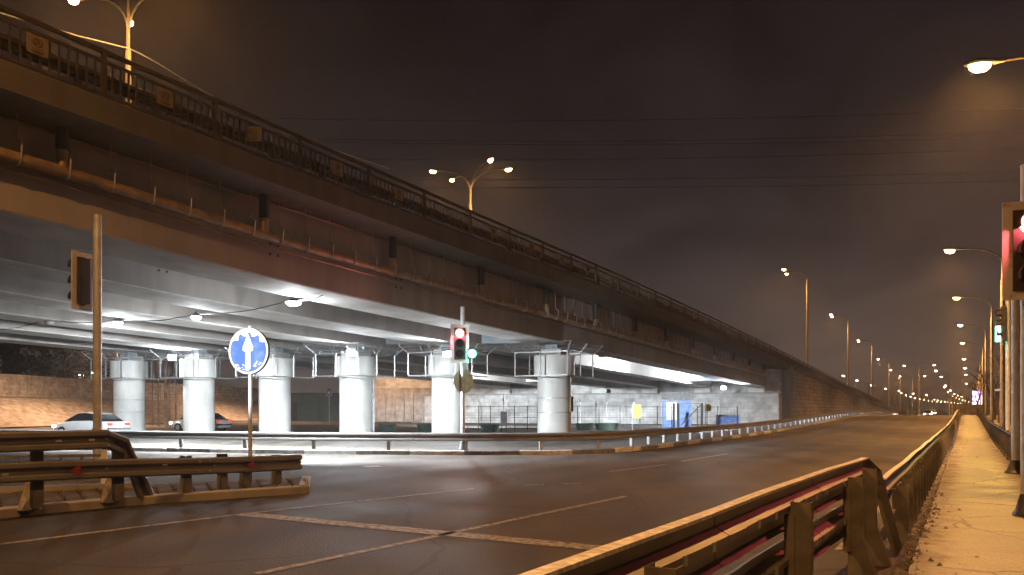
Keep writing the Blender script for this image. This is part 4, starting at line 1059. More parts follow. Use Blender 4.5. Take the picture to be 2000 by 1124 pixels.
# left traffic light, seen from its edge
lx, ly = -9.88, 18.3
tl = thing('traffic_light', 'unlit traffic light seen edge-on on the tall grey pole at left', 'traffic light', (lx, ly, 0))
polepart(tl, lx, ly, 0, 6.26, .095)
signal(tl, (lx - .38, ly - .05, 4.69), (-1, .28), {}, w=.58, hh=1.38)
for z in (5.25, 4.12): mb = MB(); mb.bar((lx, ly, z), (lx - .36, ly - .05, z), .04, .04); mb.build('bracket', M['steel'], tl)
# near right traffic light, cut by the frame
rx, ry = 7.68, 11.4
tr = thing('traffic_light', 'close traffic light glowing red in a rusty white back board beside the path', 'traffic light', (rx, ry, .05))
polepart(tr, rx + .04, ry + .14, .05, 5.3, .07)
signal(tr, (rx - .02, ry - .05, 4.01), (-.35, -1), {'red': 160}, bmat='rusty', w=.70)
mb = MB(); mb.bar((rx, ry + .1, 4.5), (rx, ry, 4.5), .05, .05); mb.build('bracket', M['steel'], tr); mb = MB(); mb.bar((rx, ry + .1, 3.5), (rx, ry, 3.5), .05, .05); mb.build('bracket', M['steel'], tr)
# slim pole with an edge-on signal
sx, sy = .6455 * 28, 28
ts = thing('traffic_light', 'traffic light edge-on behind the path fence with a green lens showing', 'traffic light', (sx, sy, 0))
polepart(ts, sx, sy, 0, 6.0, .075)
signal(ts, (sx - .22, sy - .02, 4.75), (-1, .45), {}, board=False, w=.5, hh=1.5)
mb = MB(); mb.box((sx - .37, sy - .02, 4.40), (.06, .2, .55)); mb.build('side_lens', M['e_green'], ts)
mb = MB(); mb.bar((sx, sy, 4.03), (sx - .25, sy, 4.03), .04, .04); mb.build('bracket', M['steel'], ts); mb = MB(); mb.bar((sx, sy, 5.4), (sx - .25, sy, 5.4), .04, .04); mb.build('bracket', M['steel'], ts)
# thick pole by the fence
kx, ky = .6560 * 19.2, 19.2
kp_ = thing('steel_pole', 'thick plain steel pole at the path edge below the red signal board', 'pole', (kx, ky, .05))
polepart(kp_, kx, ky, .05, 5.6, .10)
# blue mandatory arrow sign
bx, by = -5.18, 15.2
bs = thing('road_sign', 'round blue sign with a white upward arrow on a slim pole at the island tip', 'road sign', (bx, by, .13))
mb = MB(); mb.tube([(bx, by, .1), (bx, by, 3.3)], .038, 12); mb.build('pole', M['pole'], bs, smooth=True)
fa_ = R(17); nf = Vector((-math.sin(fa_), -math.cos(fa_), 0)); xf = Vector((math.cos(fa_), -math.sin(fa_), 0)); zc = 2.80
cc = Vector((bx, by, zc)) + nf * .06
mb = MB(); mb.disc(cc - nf * .028, nf, .458, .05, 56); pl = mb.build('sign_rim', M['dark'], bs, smooth=True)
mb = MB(); mb.disc(cc, nf, .452, .014, 56); sf = mb.build('sign_border', M['sign_white'], bs, smooth=True)
mb = MB(); mb.disc(cc + nf * .006, nf, .415, .012, 56); mb.build('sign_face', M['sign_blue'], sf, smooth=True)
def S2(x, z, d): return cc + xf * x + Vector((0, 0, z)) + nf * d
def flat(mb, pts, d, th=.006, mi=0):
    n = len(pts); vs = [S2(x, z, d) for x, z in pts] + [S2(x, z, d + th) for x, z in pts]
    mb.add(vs, [tuple(range(n))[::-1], tuple(range(n, 2 * n))] + [(i, (i + 1) % n, n + (i + 1) % n, n + i) for i in range(n)], mi)
mb = MB(); flat(mb, [(-.055, -.36), (.055, -.36), (.055, .05), (-.055, .05)], .0115); flat(mb, [(-.125, .06), (.125, .06), (.0, .345)], .0115); flat(mb, [(-.12, .02), (-.04, -.03), (.05, -.025), (.13, .02), (.09, .07), (.0, .055), (-.09, .075)], .0195, .004); mb.build('arrow', M['sign_white'], sf)
# snow caught on the upper rim and lower flecks
mb = MB(); pts = []
for k in range(15): a = R(155 - 130 * k / 14); pts.append((.45 * math.cos(a), .45 * math.sin(a)))
for k in range(15): a = R(25 + 130 * k / 14); rr = .38 - .05 * math.sin(k * 1.7) - .05 * math.sin(math.pi * k / 14); pts.append((rr * math.cos(a), rr * math.sin(a)))
for k in range(14):
    i, j = k, 29 - k
    flat(mb, [pts[i], pts[i + 1], pts[j - 1], pts[j]], .0125)
for k in range(26):
    a = random.uniform(R(195), R(345)); rr = random.uniform(.22, .42); x, z = rr * math.cos(a), -.16 - abs(rr * math.sin(a)) * .55; w = random.uniform(.012, .035)
    if x * x + z * z < .17: flat(mb, [(x - w, z - w * .4), (x + w, z - w * .3), (x + w * .6, z + w * .6), (x - w * .7, z + w * .5)], .0125)
mb.build('frost', M['sign_white'], sf)
# no stopping sign, half outside the frame
qx, qy = .672 * 26, 26
nsn = thing('road_sign', 'round blue sign with red border and red cross right of the thick pole', 'road sign', (qx, qy, 0))
mb = MB(); mb.tube([(qx, qy + .05, 0), (qx, qy + .05, 3.0)], .04, 10); mb.build('pole', M['pole'], nsn, smooth=True)
cc = Vector((qx, qy, 2.57)); nf = Vector((-.3, -1, 0)).normalized(); xf = Vector((-nf.y, nf.x, 0))
mb = MB(); mb.disc(cc, nf, .36, .02, 48); sr = mb.build('sign_border', M['sign_red'], nsn, smooth=True)
mb = MB(); mb.disc(cc + nf * .008, nf, .295, .014, 48); mb.build('sign_face', M['sign_navy'], sr, smooth=True)
mb = MB(); w = .035
for sg in (1, -1):
    c45 = .205; flat(mb, [(-c45 - w, sg * (-c45 + w)), (-c45 + w, sg * (-c45 - w)), (c45 + w, sg * (c45 - w)), (c45 - w, sg * (c45 + w))], .0155 + .003 * (sg > 0), .006)
mb.build('cross', M['sign_red'], sr)

# ------------------------------------------------------------------ path fence on the right
pf = thing('path_fence', 'low dark bar fence along the right edge of the footpath', 'fence', (13.6, 20.5, 0))
yf = rng(16, 100, 2.2); CF = RAILC + 2.33
for k in range(len(yf) - 1):
    def fpn(y): x = CF + .592 * y; return Vector((x, y, h(x, y)))
    a, b = fpn(yf[k]), fpn(yf[k + 1])
    mb = MB(); mb.box((a.x, a.y, a.z + .48), (.06, .06, 1.0), -TH); mb.build('post', M['barrier'], pf)
    mb = MB()
    for z in (.12, .9): mb.bar(a + Vector((0, 0, z)), b + Vector((0, 0, z)), .035, .045)
    for j in range(1, 13):
        q = a.lerp(b, j / 13); mb.box((q.x, q.y, q.z + .51), (.022, .022, .78), -TH)
    mb.build('bar_panel', M['barrier'], pf)
# brick gatepost, far wall and buildings at right
bp_ = thing('brick_pillar', 'square brown brick pillar behind the slim pole at right', 'pillar', (.6445 * 62, 62, .3))
q = Vector((.6445 * 62, 62, 0)); mb = MB(); mb.box((q.x, q.y, 1.7), (.55, .55, 3.2)); mb.build('shaft', M['brick'], bp_); mb = MB(); mb.box((q.x, q.y, 3.35), (.68, .68, .1)); mb.build('cap', M['kerb'], bp_)
sh_ = thing('brick_shed', 'brown brick shed cut by the right edge of the frame', 'shed', (43.5, 62, .3))
mb = MB(); mb.box((44.6, 64, 1.6), (6, 3.5, 3.2)); mb.build('wall', M['brick'], sh_); mb = MB(); mb.box((44.6, 64, 3.3), (6.5, 4, .18)); mb.build('roof', M['roof'], sh_)
wf = thing('panel_fence', 'pale panel fence across the far end of the footpath', 'fence', (62, 108, .5))
for k in range(9):
    a = Vector((.575 * 108 + k * 1.35, 108 + .3 * k, 0)); z0 = h(a.x, a.y); mb = MB(); mb.box((a.x + .62, a.y, z0 + .9), (1.28, .05, 1.5)); mb.box((a.x, a.y, z0 + .9), (.07, .08, 1.8)); mb.build('panel', M['concrete_panel'], wf)

# LED billboard
sb = thing('led_billboard', 'glowing white and violet LED screen on a post beyond the footpath', 'billboard', (.6065 * 150, 150, 0))
q = at(1910, 778, 150)
mb = MB(); mb.tube([(q.x, q.y, -1), (q.x, q.y, q.z - 1.4)], .15, 10); mb.build('post', M['pole'], sb)
mb = MB(); mb.box((q.x, q.y + .15, q.z), (2.3, .25, 3.0)); fr_ = mb.build('frame', M['dark'], sb)
mb = MB(); mb.box((q.x, q.y, q.z), (2.1, .05, 2.8)); mb.build('screen', M['screen'], fr_)

# ------------------------------------------------------------------ under the overpass, by the abutment
gm = thing('mesh_fence', 'thin wire mesh fence on steel posts before the overpass abutment', 'fence', (6, 60, 0))
def fline(u): Y = 58 + 7 * (u - 905) / 540; return Vector(((u - 1000) / F * Y, Y, 0))
fu = [905, 935, 958, 1005, 1030, 1072, 1128, 1170, 1211, 1250, 1284, 1312]
fu2 = [1362, 1381, 1402, 1440]
for grp_ in (fu, fu2):
    for k, u in enumerate(grp_):
        p = fline(u); mb = MB(); mb.box((p.x, p.y, .95), (.06, .06, 1.95)); mb.build('post', M['dark'], gm)
        if k < len(grp_) - 1:
            q = fline(grp_[k + 1]); mb = MB()
            for z in (.15, 1.0, 1.85): mb.bar((p.x, p.y, z), (q.x, q.y, z), .035, .035)
            n_ = int((q - p).length / .28)
            for j in range(1, n_): r_ = p.lerp(q, j / n_); mb.box((r_.x, r_.y, 1.0), (.007, .007, 1.7))
            for z in (.4, .6, .8, 1.2, 1.4, 1.6): mb.bar((p.x, p.y, z), (q.x, q.y, z), .008, .008)
            mb.build('mesh_panel', M['dark'], gm)
gt = thing('gate', 'dark steel gate with diagonal brace standing ajar before the blue kiosk', 'gate', tuple(fline(1316)))
p = fline(1316)
for (dx, dy, nm) in ((0, 0, 0), (0.35, -.1, 0), (1.95, -1.5, 1)):
    mb = MB(); mb.box((p.x + dx, p.y + dy, 1.05), (.16, .1, 2.2)); mb.build('upright', M['dark'], gt)
mb = MB(); a = Vector((p.x + .35, p.y - .1, 0)); b = Vector((p.x + 1.95, p.y - 1.5, 0))
for z in (.15, 2.1): mb.bar(a + Vector((0, 0, z)), b + Vector((0, 0, z)), .06, .06)
mb.bar(a + Vector((0, 0, .15)), b + Vector((0, 0, 2.1)), .06, .06); mb.build('brace_frame', M['dark'], gt)
ks = thing('kiosk', 'blue guard kiosk with grey corrugated gable roof under the overpass', 'kiosk', (14.2, 66.5, 0))
q = Vector((14.25, 66.5, 0)); rz = R(-10)
mb = MB(); mb.box((q.x, q.y, 1.25), (2.4, 2.2, 2.5), rz); mb.build('wall', M['kiosk'], ks)
def KL(x, y, z): return (q.x + x * math.cos(rz) - y * math.sin(rz), q.y + x * math.sin(rz) + y * math.cos(rz), z)
mb = MB(); n = 26
for side, (y0, z0, y1, z1) in enumerate(((-1.3, 2.42, 0, 3.15), (1.3, 2.42, 0, 3.15))):
    vs = []
    for i in range(n + 1):
        x = -1.38 + 2.76 * i / n; dz = .035 * (i % 2)
        vs += [KL(x, y0, z0 + dz), KL(x, y1, z1 + dz), KL(x, y0, z0 + dz - .04), KL(x, y1, z1 + dz - .04)]
    fs = []
    for i in range(n):
        b_ = i * 4; fs += [(b_, b_ + 4, b_ + 5, b_ + 1), (b_ + 2, b_ + 3, b_ + 7, b_ + 6), (b_, b_ + 2, b_ + 6, b_ + 4)]
    mb.add(vs, fs)
mb.build('roof', M['roof'], ks)
mb = MB(); mb.add([KL(s_ * 1.2, y, z) for s_ in (-1, 1) for y, z in ((-1.1, 2.5), (1.1, 2.5), (0, 3.08))], [(0, 1, 2), (5, 4, 3), (0, 3, 4, 1), (1, 4, 5, 2), (2, 5, 3, 0)]); mb.build('gable', M['kiosk'], ks)
mb = MB(); mb.box(KL(-.45, -1.12, 1.5), (.85, .05, 1.5), rz); wn_ = mb.build('window_shutter', M['white'], ks)
mb = MB(); mb.box(KL(.95, -1.12, 1.2), (.06, .05, 2.2), rz); mb.box(KL(-1.17, -1.12, 1.2), (.06, .05, 2.2), rz); mb.build('corner_trim', M['kiosk'], ks)
def plate_sign(u, v, Y, w, hh, lb):
    p = at(u, v, Y); t = thing('notice', lb, 'notice', (p.x, p.y, 0), group='yellow notices under the overpass')
    mb = MB(); mb.box((p.x, p.y, p.z), (w, .03, hh)); bd = mb.build('board', M['yellow'], t)
    mb = MB()
    for k in range(4): mb.box((p.x, p.y - .018, p.z + hh * (.30 - .2 * k)), (w * (.6 if k % 2 else .4), .006, hh * .025))
    mb.build('text_lines', M['ink'], bd)
    mb = MB(); mb.tube([(p.x - w / 2 - .04, p.y + .03, 0), (p.x - w / 2 - .04, p.y + .03, p.z + hh / 2 + .1)], .035, 8); mb.build('post', M['steel'], t)
plate_sign(1244, 804, 62, .62, 1.02, 'yellow notice board on a post left of the blue kiosk')
plate_sign(1384, 797, 68, .46, .62, 'small yellow notice right of the blue kiosk')
def cabinet(u, Y, w, hh, z0, lb, mt='cabinet'):
    x = (u - 1000) / F * Y; t = thing('utility_cabinet', lb, 'cabinet', (x, Y, 0))
    mb = MB(); mb.box((x, Y, z0 + hh / 2), (w, .4, hh)); bd = mb.build('body', M[mt], t)
    mb = MB(); mb.box((x, Y - .21, z0 + hh / 2), (w * .86, .02, hh * .88)); mb.build('door', M[mt], bd)
    for sg in (-1, 1):
        mb = MB(); mb.box((x + sg * w * .35, Y, z0 / 2), (.06, .06, z0)); mb.build('leg', M['dark'], t)
    mb = MB(); mb.tube([(x, Y, z0 + hh), (x, Y, z0 + hh + 1.3)], .05, 8); mb.build('conduit', M['pole'], t)
cabinet(984, 57, .5, 1.0, .5, 'small grey electric cabinet on legs before the abutment')
def blue_box(u, Y, w, hh, lb):
    x = (u - 1000) / F * Y; t = thing('storage_box', lb, 'box', (x, Y, 0))
    mb = MB(); mb.box((x, Y, hh / 2), (w, .9, hh)); mb.build('body', M['kiosk'], t)
    mb = MB(); mb.box((x, Y, hh + .04), (w + .08, .98, .08)); mb.build('lid', M['roof'], t)
blue_box(1421, 70, 1.9, 1.1, 'blue storage box behind the mesh fence right of the kiosk')
gT = 'green tubs behind the mesh fence'
def tub(u, Y, lb, r=.7):
    x = (u - 1000) / F * Y; t = thing('planter_tub', lb, 'tub', (x, Y, 0), group=gT)
    mb = MB(); mb.lathe((x, Y, 0), [(r * .85, 0), (r, .5), (r * 1.05, .55), (r * .95, .55), (r * .9, .42)], 20); mb.build('tub', M['tub'], t, smooth=True)
tub(957, 56, 'green tub beside the grey electric cabinet'); tub(1142, 61, 'green tub right of the nearest pier'); tub(1185, 62, 'wide green tub between nearest pier and yellow notice', .95)
tub(756, 58, 'green tub seen between the fourth and fifth piers'); tub(832, 58, 'green tub close left of the fifth pier')
# tall cranked posts of the security fence along the abutment
sfn = thing('security_fence', 'tall bent-top security fence posts with wires along the abutment', 'fence', tuple(B(44, 10, 0)))
prev = None
for k in range(12):
    n = 30 - 2.9 * k; s = sab(n) - 3.5; p = B(s, n)
    mb = MB(); mb.tube([(p.x, p.y, 0), (p.x, p.y, 2.5), (p.x + .25 * (-D.x), p.y + .25 * (-D.y), 2.85)], .045, 8); mb.build('post', M['steel'], sfn)
    if prev is not None:
        mb = MB()
        for z in [.3 + .35 * j for j in range(7)]: mb.tube([(prev.x, prev.y, z), (p.x, p.y, z)], .008, 4)
        mb.build('wire_panel', M['steel'], sfn)
    prev = p
for s, n in ((51.2, -1.0), (52.6, -1.3)):
    pass

# ------------------------------------------------------------------ far left: concrete fence, posts, trees
cf = thing('concrete_fence', 'long fence of patterned concrete panels on the bank at left', 'fence', (-52, 100, 3))
def cfp(y): return Vector((-55 + .16 * (y - 82), y, 3.0))
y = 62.0; k = 0
while y < 190:
    a, b = cfp(y), cfp(y + 4.0); t_f = (b - a).normalized(); nf_ = Vector((t_f.y, -t_f.x, 0)); rz = math.atan2(t_f.y, t_f.x); c = (a + b) / 2
    jz = random.uniform(-.05, .05)
    mb = MB(); mb.box((c.x, c.y, 3.0 + 1.2 + jz), (3.9, .12, 2.5), rz)
    mb.box((c.x + nf_.x * .08, c.y + nf_.y * .08, 3 + 2.38 + jz), (3.9, .06, .14), rz)
    for r_ in range(4):
        for q_ in range(6):
            p = c + t_f * (-1.5 + q_ * .60) + nf_ * .06; z = 3 + .45 + r_ * .5 + jz
            w, d_ = .22, .17; u1 = t_f * w; u2 = Vector((0, 0, .17)); P_ = Vector((p.x, p.y, z))
            mb.add([P_ - u1 - u2, P_ + u1 - u2, P_ + u1 + u2, P_ - u1 + u2, P_ + nf_ * d_], [(0, 1, 4), (1, 2, 4), (2, 3, 4), (3, 0, 4)])
    mb.build('panel', M['concrete_panel'], cf)
    mb = MB(); mb.box((a.x, a.y, 3 + 1.2), (.16, .2, 2.6), rz); mb.build('post', M['concrete_panel'], cf)
    y += 4.02; k += 1
ll = make_lamp('sodium lamp over the bank left of the overpass', 10, [(R(180), 2.0)], energy=22000, color=(1, .60, .34), group='lamps along the concrete fence')
ll.location = (-40, 78, 0); copy_thing(ll, (-33, 112, 0), 0, 'sodium lamp farther along the bank behind the piers'); copy_thing(ll, (-48, 52, 0), 0, 'sodium lamp left of the frame by the bank')
l9 = copy_thing(ll, (-18, 92, 0), R(180), 'sodium lamp behind the piers by the tan wall')
for ob in kids(l9):
    for o2 in kids(ob):
        if o2.type == 'LIGHT': o2.data = o2.data.copy(); o2.data.energy *= .22
gp = thing('cable_gantry', 'pale lattice cable gantry beside a tall post behind the leftmost pier', 'gantry', (-34, 78, 0))
for u in (298, 309, 331, 343):
    p = at(u, 800, 75); mb = MB(); mb.box((p.x, p.y, 4.0), (.12, .12, 8.0)); mb.build('upright', M['concrete_panel'], gp)
mb = MB(); p = at(320, 800, 75); mb.tube([(p.x, p.y + .4, 0), (p.x, p.y + .4, 8.5)], .16, 8); mb.build('post', M['concrete_panel'], gp)
for (u0, u1) in ((298, 309), (331, 343)):
    mb = MB(); a, b = at(u0, 800, 75), at(u1, 800, 75)
    for z in [2.4 + .7 * j for j in range(8)]: mb.bar((a.x, a.y, z), (b.x, b.y, z), .05, .05)
    mb.build('rungs', M['concrete_panel'], gp)
tw = thing('site_fence', 'tan sheet metal fence seen between the fourth and fifth piers', 'fence', (-16, 95, 0))
for k in range(8):
    u0 = 718 + k * 18; a = at(u0, 800, 95); b = at(u0 + 17, 800, 95); c = (a + b) / 2
    mb = MB(); mb.box((c.x, c.y, 2.2), ((b - a).x, .06, 4.2)); mb.build('sheet', M['concrete_panel'], tw)
gsh = thing('low_building', 'low olive workshop with flat roof seen beyond the third pier', 'building', (-28, 110, 0))
a = at(618, 800, 110); mb = MB(); mb.box((a.x, a.y, 2.0), (9, 4, 4.0)); mb.build('wall', M['tub'], gsh); mb = MB(); mb.box((a.x, a.y, 4.1), (9.4, 4.4, .22)); mb.build('roof', M['roof'], gsh)
mb = MB(); mb.box((a.x - 3, a.y - 2.02, 1.3), (1.6, .06, 2.5)); mb.build('door', M['dark'], gsh)
ps = thing('road_sign', 'small blue crossing sign in a yellow frame seen beyond the piers', 'road sign', tuple(at(644, 800, 80)))
p = at(643, 766, 80); mb = MB(); mb.box((p.x, p.y, p.z), (.55, .03, .85)); bd = mb.build('sign_frame', M['yellow'], ps); mb = MB(); mb.box((p.x, p.y - .02, p.z), (.4, .03, .7)); mb.build('sign_face', M['sign_navy'], bd)
mb = MB(); mb.add([(p.x - .13, p.y - .042, p.z - .2), (p.x + .13, p.y - .042, p.z - .2), (p.x, p.y - .042, p.z + .2), (p.x - .13, p.y - .036, p.z - .2), (p.x + .13, p.y - .036, p.z - .2), (p.x, p.y - .036, p.z + .2)], [(0, 1, 2), (5, 4, 3), (0, 3, 4, 1), (1, 4, 5, 2), (2, 5, 3, 0)]); mb.build('symbol', M['sign_white'], bd)
mb = MB(); mb.tube([(p.x, p.y + .05, 0), (p.x, p.y + .05, p.z)], .05, 8); mb.build('pole', M['pole'], ps)

def leafy(name, loc, H, W, seed, label, group):
    rnd = random.Random(seed); t = thing(name, label, 'tree', loc, group=group)
    mb = MB(); mb.tube([(0, 0, -.3), (.1, 0, H * .35), (.2, .1, H * .7), (.1, .1, H * .95)], [.25, .2, .12, .03], 8)
    clumps = []
    for k in range(22):
        z = H * rnd.uniform(.28, 1.0); rr = W * (1.05 - abs(z / H - .55) * 1.5) * rnd.uniform(.2, 1); a = rnd.uniform(0, 6.28)
        c = Vector((rr * math.cos(a), rr * math.sin(a), z)); clumps.append(c)
        mb.tube([(.1, .05, max(H * .25, z - rr * .8)), tuple(c)], [.07, .02], 5)
    mb.build('trunk', M['bark'], t, local=True)
    mb = MB()
    for c in clumps:
        R_ = W * rnd.uniform(.22, .42)
        for k in range(90):
            d = Vector((rnd.gauss(0, 1), rnd.gauss(0, 1), rnd.gauss(0, .8))); d = d.normalized() * R_ * rnd.uniform(.3, 1.1); p = c + d
            a = Vector((rnd.uniform(-1, 1), rnd.uniform(-1, 1), rnd.uniform(-1, 1))).normalized() * rnd.uniform(.14, .3); b = a.orthogonal().normalized() * rnd.uniform(.08, .16)
            mb.add([p - a, p + b, p + a, p - b], [(0, 1, 2, 3)])
    mb.build('crown', M['leaf'], t, local=True, recalc=False)
    return t
gTr = 'dark trees beyond the concrete fence'
tlab = ['dark bushy tree at the left frame edge beyond the concrete fence', 'tallest dark tree beyond the concrete fence, left of the grey pole', 'narrow dark tree beyond the concrete fence', 'dark tree with top hidden by the girders left of the grey pole', 'low dark tree right beside the grey pole beyond the fence']
for k, (u, Y, H_, W__) in enumerate(((5, 95, 9.5, 3.4), (33, 98, 12.5, 3.0), (80, 104, 11, 2.4), (125, 102, 13, 4.2), (165, 108, 11.5, 3.4))):
    x = (u - 1000) / F * Y; leafy('tree', (x, Y, 1.5), H_, W__, 30 + k, tlab[k], gTr)
# dark factory block behind the fence with a few lit windows
fbk = thing('factory_building', 'dim grey factory block behind the concrete fence with tiny lit windows', 'building', (-88, 165, 0))
mb = MB(); mb.box((-88, 170, 6), (30, 10, 13)); mb.build('wall', M['cabinet'], fbk)
mb = MB(); mb.box((-88, 170, 12.7), (31, 11, .5)); mb.build('roof', M['roof'], fbk)
for (u, v) in ((151, 726), (160, 726), (155, 734), (164, 734), (176, 733), (181, 728)):
    p = at(u, v, 164.9); mb = MB(); mb.box((p.x, p.y, p.z), (.45, .08, .35)); mb.build('lit_window', M['e_far'], fbk)

def bare(loc, H, seed, label, spread=.5):
    rnd = random.Random(seed); t = thing('bare_tree', label, 'tree', loc, group='bare trees at right')
    tr_, cr_ = MB(), MB()
    def grow(p, d, L, r, lev, mb):
        q = p + d * L
        m1 = p + d * L * .5 + Vector((rnd.uniform(-1, 1), rnd.uniform(-1, 1), rnd.uniform(-.3, .6))) * L * .07
        mb.tube([p, m1, q], [r, r * .85, r * .65], 5 if lev < 2 else 3, cap=False)
        if lev >= 5: return
        for k in range(rnd.choice((2, 3, 3))):
            nd = (d + Vector((rnd.uniform(-1, 1), rnd.uniform(-1, 1), rnd.uniform(-.35, .7))) * spread * 1.5).normalized()
            grow(q if k else m1.lerp(q, .5), nd, L * rnd.uniform(.6, .82), r * .58, lev + 1, cr_)
    grow(Vector((0, 0, -.2)), Vector((0, 0, 1)), H * .28, H * .022, 0, tr_)
    tr_.build('trunk', M['bark'], t, local=True); cr_.build('crown', M['bark'], t, local=True, recalc=False)
bare((.662 * 45, 45, 0), 7.5, 3, 'bare tree behind the thick pole at right')
bare((.628 * 75, 75, .3), 8.0, 5, 'bare tree between the lamp poles and the slim signal pole', .6)
bare((.607 * 125, 125, .4), 9.5, 8, 'bare tree beside the glowing LED screen')
bare((.585 * 150, 150, 0), 7.0, 11, 'low bare tree left of the LED screen beyond the pale fence', .7)

# ------------------------------------------------------------------ overhead wires
gw = 'overhead wires across the night sky'
wl = ['topmost thin wire, crossing above the middle lamp', 'upper of the close pair of wires crossing the sky', 'lower of the close pair of wires crossing the sky', 'wire crossing just above the heads of the middle lamp', 'upper of the lowest two wires behind the middle lamp', 'lowest wire crossing behind the middle lamp']
for k, (v0, v1, v2) in enumerate(((226, 234, 196), (264, 275, 240), (268, 282, 252), (306, 310, 276), (343, 350, 322), (358, 366, 343))):
    Y0, Y1 = 120, 150
    mb = MB(); pts = []
    for j in range(41):
        t = j / 40; u = 300 + 2000 * t
        va = v0 * (1 - t) * (1 - 2 * t) + 4 * v1 * t * (1 - t) + v2 * t * (2 * t - 1)
        pts.append(at(u, va, Y0 + (Y1 - Y0) * t))
    mb.tube(pts, .035, 5, cap=False); tag(mb.build('power_line', M['dark'], smooth=True), wl[k], 'wire', gw)

mb = MB(); c_ = at(252, 95, 36); pts = [at(-160, -28, 30), at(-60, 8, 31.5), at(60, 43, 33.2), at(150, 70, 34.5), c_]
mb.tube(pts, .03, 6); pts = [c_, at(275, 106, 37), at(310, 125, 39), at(350, 150, 41), at(420, 192, 45), at(560, 262, 52), at(760, 330, 60)]
mb.tube(pts, .03, 6); tag(mb.build('lamp_cable', M['pole'], smooth=True), 'lit cable slung from the four-armed lamp at top left over the deck', 'cable')
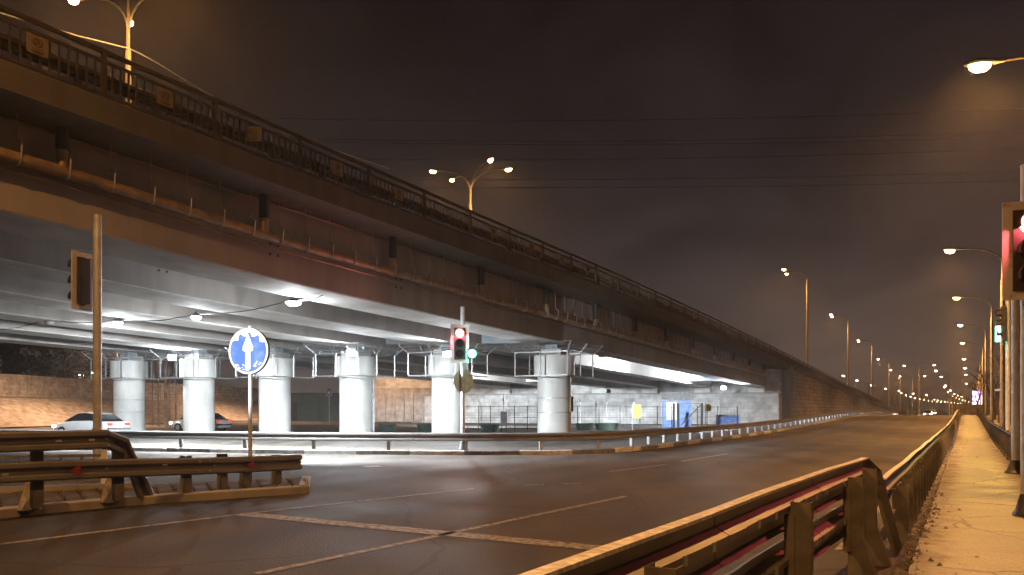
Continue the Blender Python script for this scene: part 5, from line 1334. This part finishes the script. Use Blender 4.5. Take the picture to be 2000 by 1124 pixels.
# ------------------------------------------------------------------ cars
def make_car(label, paint, loc, rz, heads=True):
    t = thing('car', label, 'car', loc, rz, 'cars on the cross street and the far road')
    L_, W_ = 4.4, 1.75
    secs = [(-2.2, .45, .62, .80), (-2.1, .30, .88, .84), (-1.55, .24, .98, .87), (-.7, .22, .98, .875), (.7, .22, .96, .875), (1.5, .24, .86, .86), (2.05, .3, .72, .8), (2.2, .42, .58, .72)]
    mb = MB(); vs = []; fs = []; n = 8
    for x, z0, z1, w in secs:
        for y, z in ((-w * .9, z0), (-w, z0 + .12), (-w, z1 - .15), (-w * .9, z1), (w * .9, z1), (w, z1 - .15), (w, z0 + .12), (w * .9, z0)): vs.append((x, y, z))
    for i in range(len(secs) - 1):
        for k in range(n): fs.append((i * n + k, i * n + (k + 1) % n, (i + 1) * n + (k + 1) % n, (i + 1) * n + k))
    fs += [tuple(range(n)), tuple(range((len(secs) - 1) * n, len(secs) * n))]
    mb.add(vs, fs); body = mb.build('body', paint, t, smooth=True, local=True)
    mb = MB(); vs = []; fs = []
    cab = [(-1.75, .95, .74), (-1.05, 1.38, .62), (-.2, 1.45, .62), (.35, 1.40, .62), (1.25, .92, .74)]
    for x, z, w in cab: vs += [(x, -w, z), (x, w, z), (x, -.80, .93), (x, .80, .93)]
    for i in range(4):
        b = i * 4; c = b + 4; fs += [(b, c, c + 1, b + 1), (b, b + 2, c + 2, c), (b + 1, c + 1, c + 3, b + 3)]
    mb.add(vs, fs); mb.build('windows', M['glass'], t, smooth=True, local=True)
    mb = MB(); mb.add([(-1.05, -.62, 1.39), (-1.05, .62, 1.39), (-.2, .62, 1.462), (-.2, -.62, 1.462), (.35, .62, 1.412), (.35, -.62, 1.412), (-1.05, -.62, 1.37), (-1.05, .62, 1.37), (-.2, .62, 1.44), (-.2, -.62, 1.44), (.35, .62, 1.39), (.35, -.62, 1.39)], [(0, 1, 2, 3), (3, 2, 4, 5), (0, 3, 9, 6), (3, 5, 11, 9), (1, 7, 8, 2), (2, 8, 10, 4), (0, 6, 7, 1), (5, 4, 10, 11)]); mb.build('roof', paint, t, local=True)
    for x in (-1.35, 1.35):
        for y in (-.8, .8):
            mb = MB(); mb.tube([(x, y - .1, .32), (x, y + .1, .32)], .32, 20); wh = mb.build('wheel', M['tyre'], t, smooth=True, local=True)
            mb = MB(); mb.tube([(x, y - .11, .32), (x, y + .11, .32)], .19, 12); mb.build('rim', M['steel'], wh, local=True)
    for y in (-.62, .62):
        mb = MB(); mb.box((2.14, y, .64), (.12, .36, .15)); mb.build('headlight', M['e_head'], t, local=True)
        mb = MB(); mb.box((-2.14, y, .78), (.12, .3, .14)); mb.build('tail_light', M['e_tail'], t, local=True)
    return t
c1 = make_car('pale car with lit headlights on the cross street behind the tall grey pole', M['car_white'], (-25.2, 46.0, 0), R(160))
l1 = light('headlight_beam', (2.4, 0, .66), 900, (1, .93, .82), c1, 'SPOT', 70, .6, .1, (1, 0, -.1))
c2 = make_car('pale car with lit headlights on the cross street between the two leftmost piers', M['car_white'], (-23.3, 57.5, 0), R(160))
light('headlight_beam', (2.4, 0, .66), 900, (1, .93, .82), c2, 'SPOT', 70, .6, .1, (1, 0, -.1))
copy_thing(c1, (.542 * 165, 165, h(.542 * 165, 165)), R(-121), 'tiny far car coming down the road, the nearer of two')
copy_thing(c1, (.548 * 215, 215, h(.548 * 215, 215)), R(-121), 'tiny far car coming down the road, the farther of two')
c3 = copy_thing(c2, (-12.9, -3.6, 0), R(68), 'unseen car added outside the frame to light the blue sign')
for o2 in kids(c3):
    if o2.type == 'LIGHT': bpy.data.objects.remove(o2)
hb = Vector((-12.5, -1.2, .66)); am = Vector((math.sin(R(21.9)), math.cos(R(21.9)), math.tan(R(6.7))))
o = light('headlight_beam', (2.45, 0, .66), 34000, (.95, .97, 1), c3, 'SPOT', 8.5, .5, .12)  # added narrow beam from the unseen car, lights sign and signal board
o.rotation_euler = (Matrix.Rotation(R(-68), 3, 'Z') @ am).to_track_quat('-Z', 'Y').to_euler()

# ------------------------------------------------------------------ night haze
def haze():
    m = bpy.data.materials.new('haze'); m.use_nodes = True; nt = m.node_tree; nt.nodes.clear()
    v = nt.nodes.new('ShaderNodeVolumePrincipled'); v.inputs['Color'].default_value = (.9, .9, .9, 1); v.inputs['Density'].default_value = .0006; v.inputs['Anisotropy'].default_value = .72
    o = nt.nodes.new('ShaderNodeOutputMaterial'); nt.links.new(v.outputs[0], o.inputs['Volume'])
    mb = MB(); mb.box((250, 2950, 16), (6000, 6400, 46)); ob = mb.build('haze', m, kind='stuff')
    tag(ob, 'thin night haze hanging over the whole road', 'haze')
haze()
cy.volume_bounces = 0
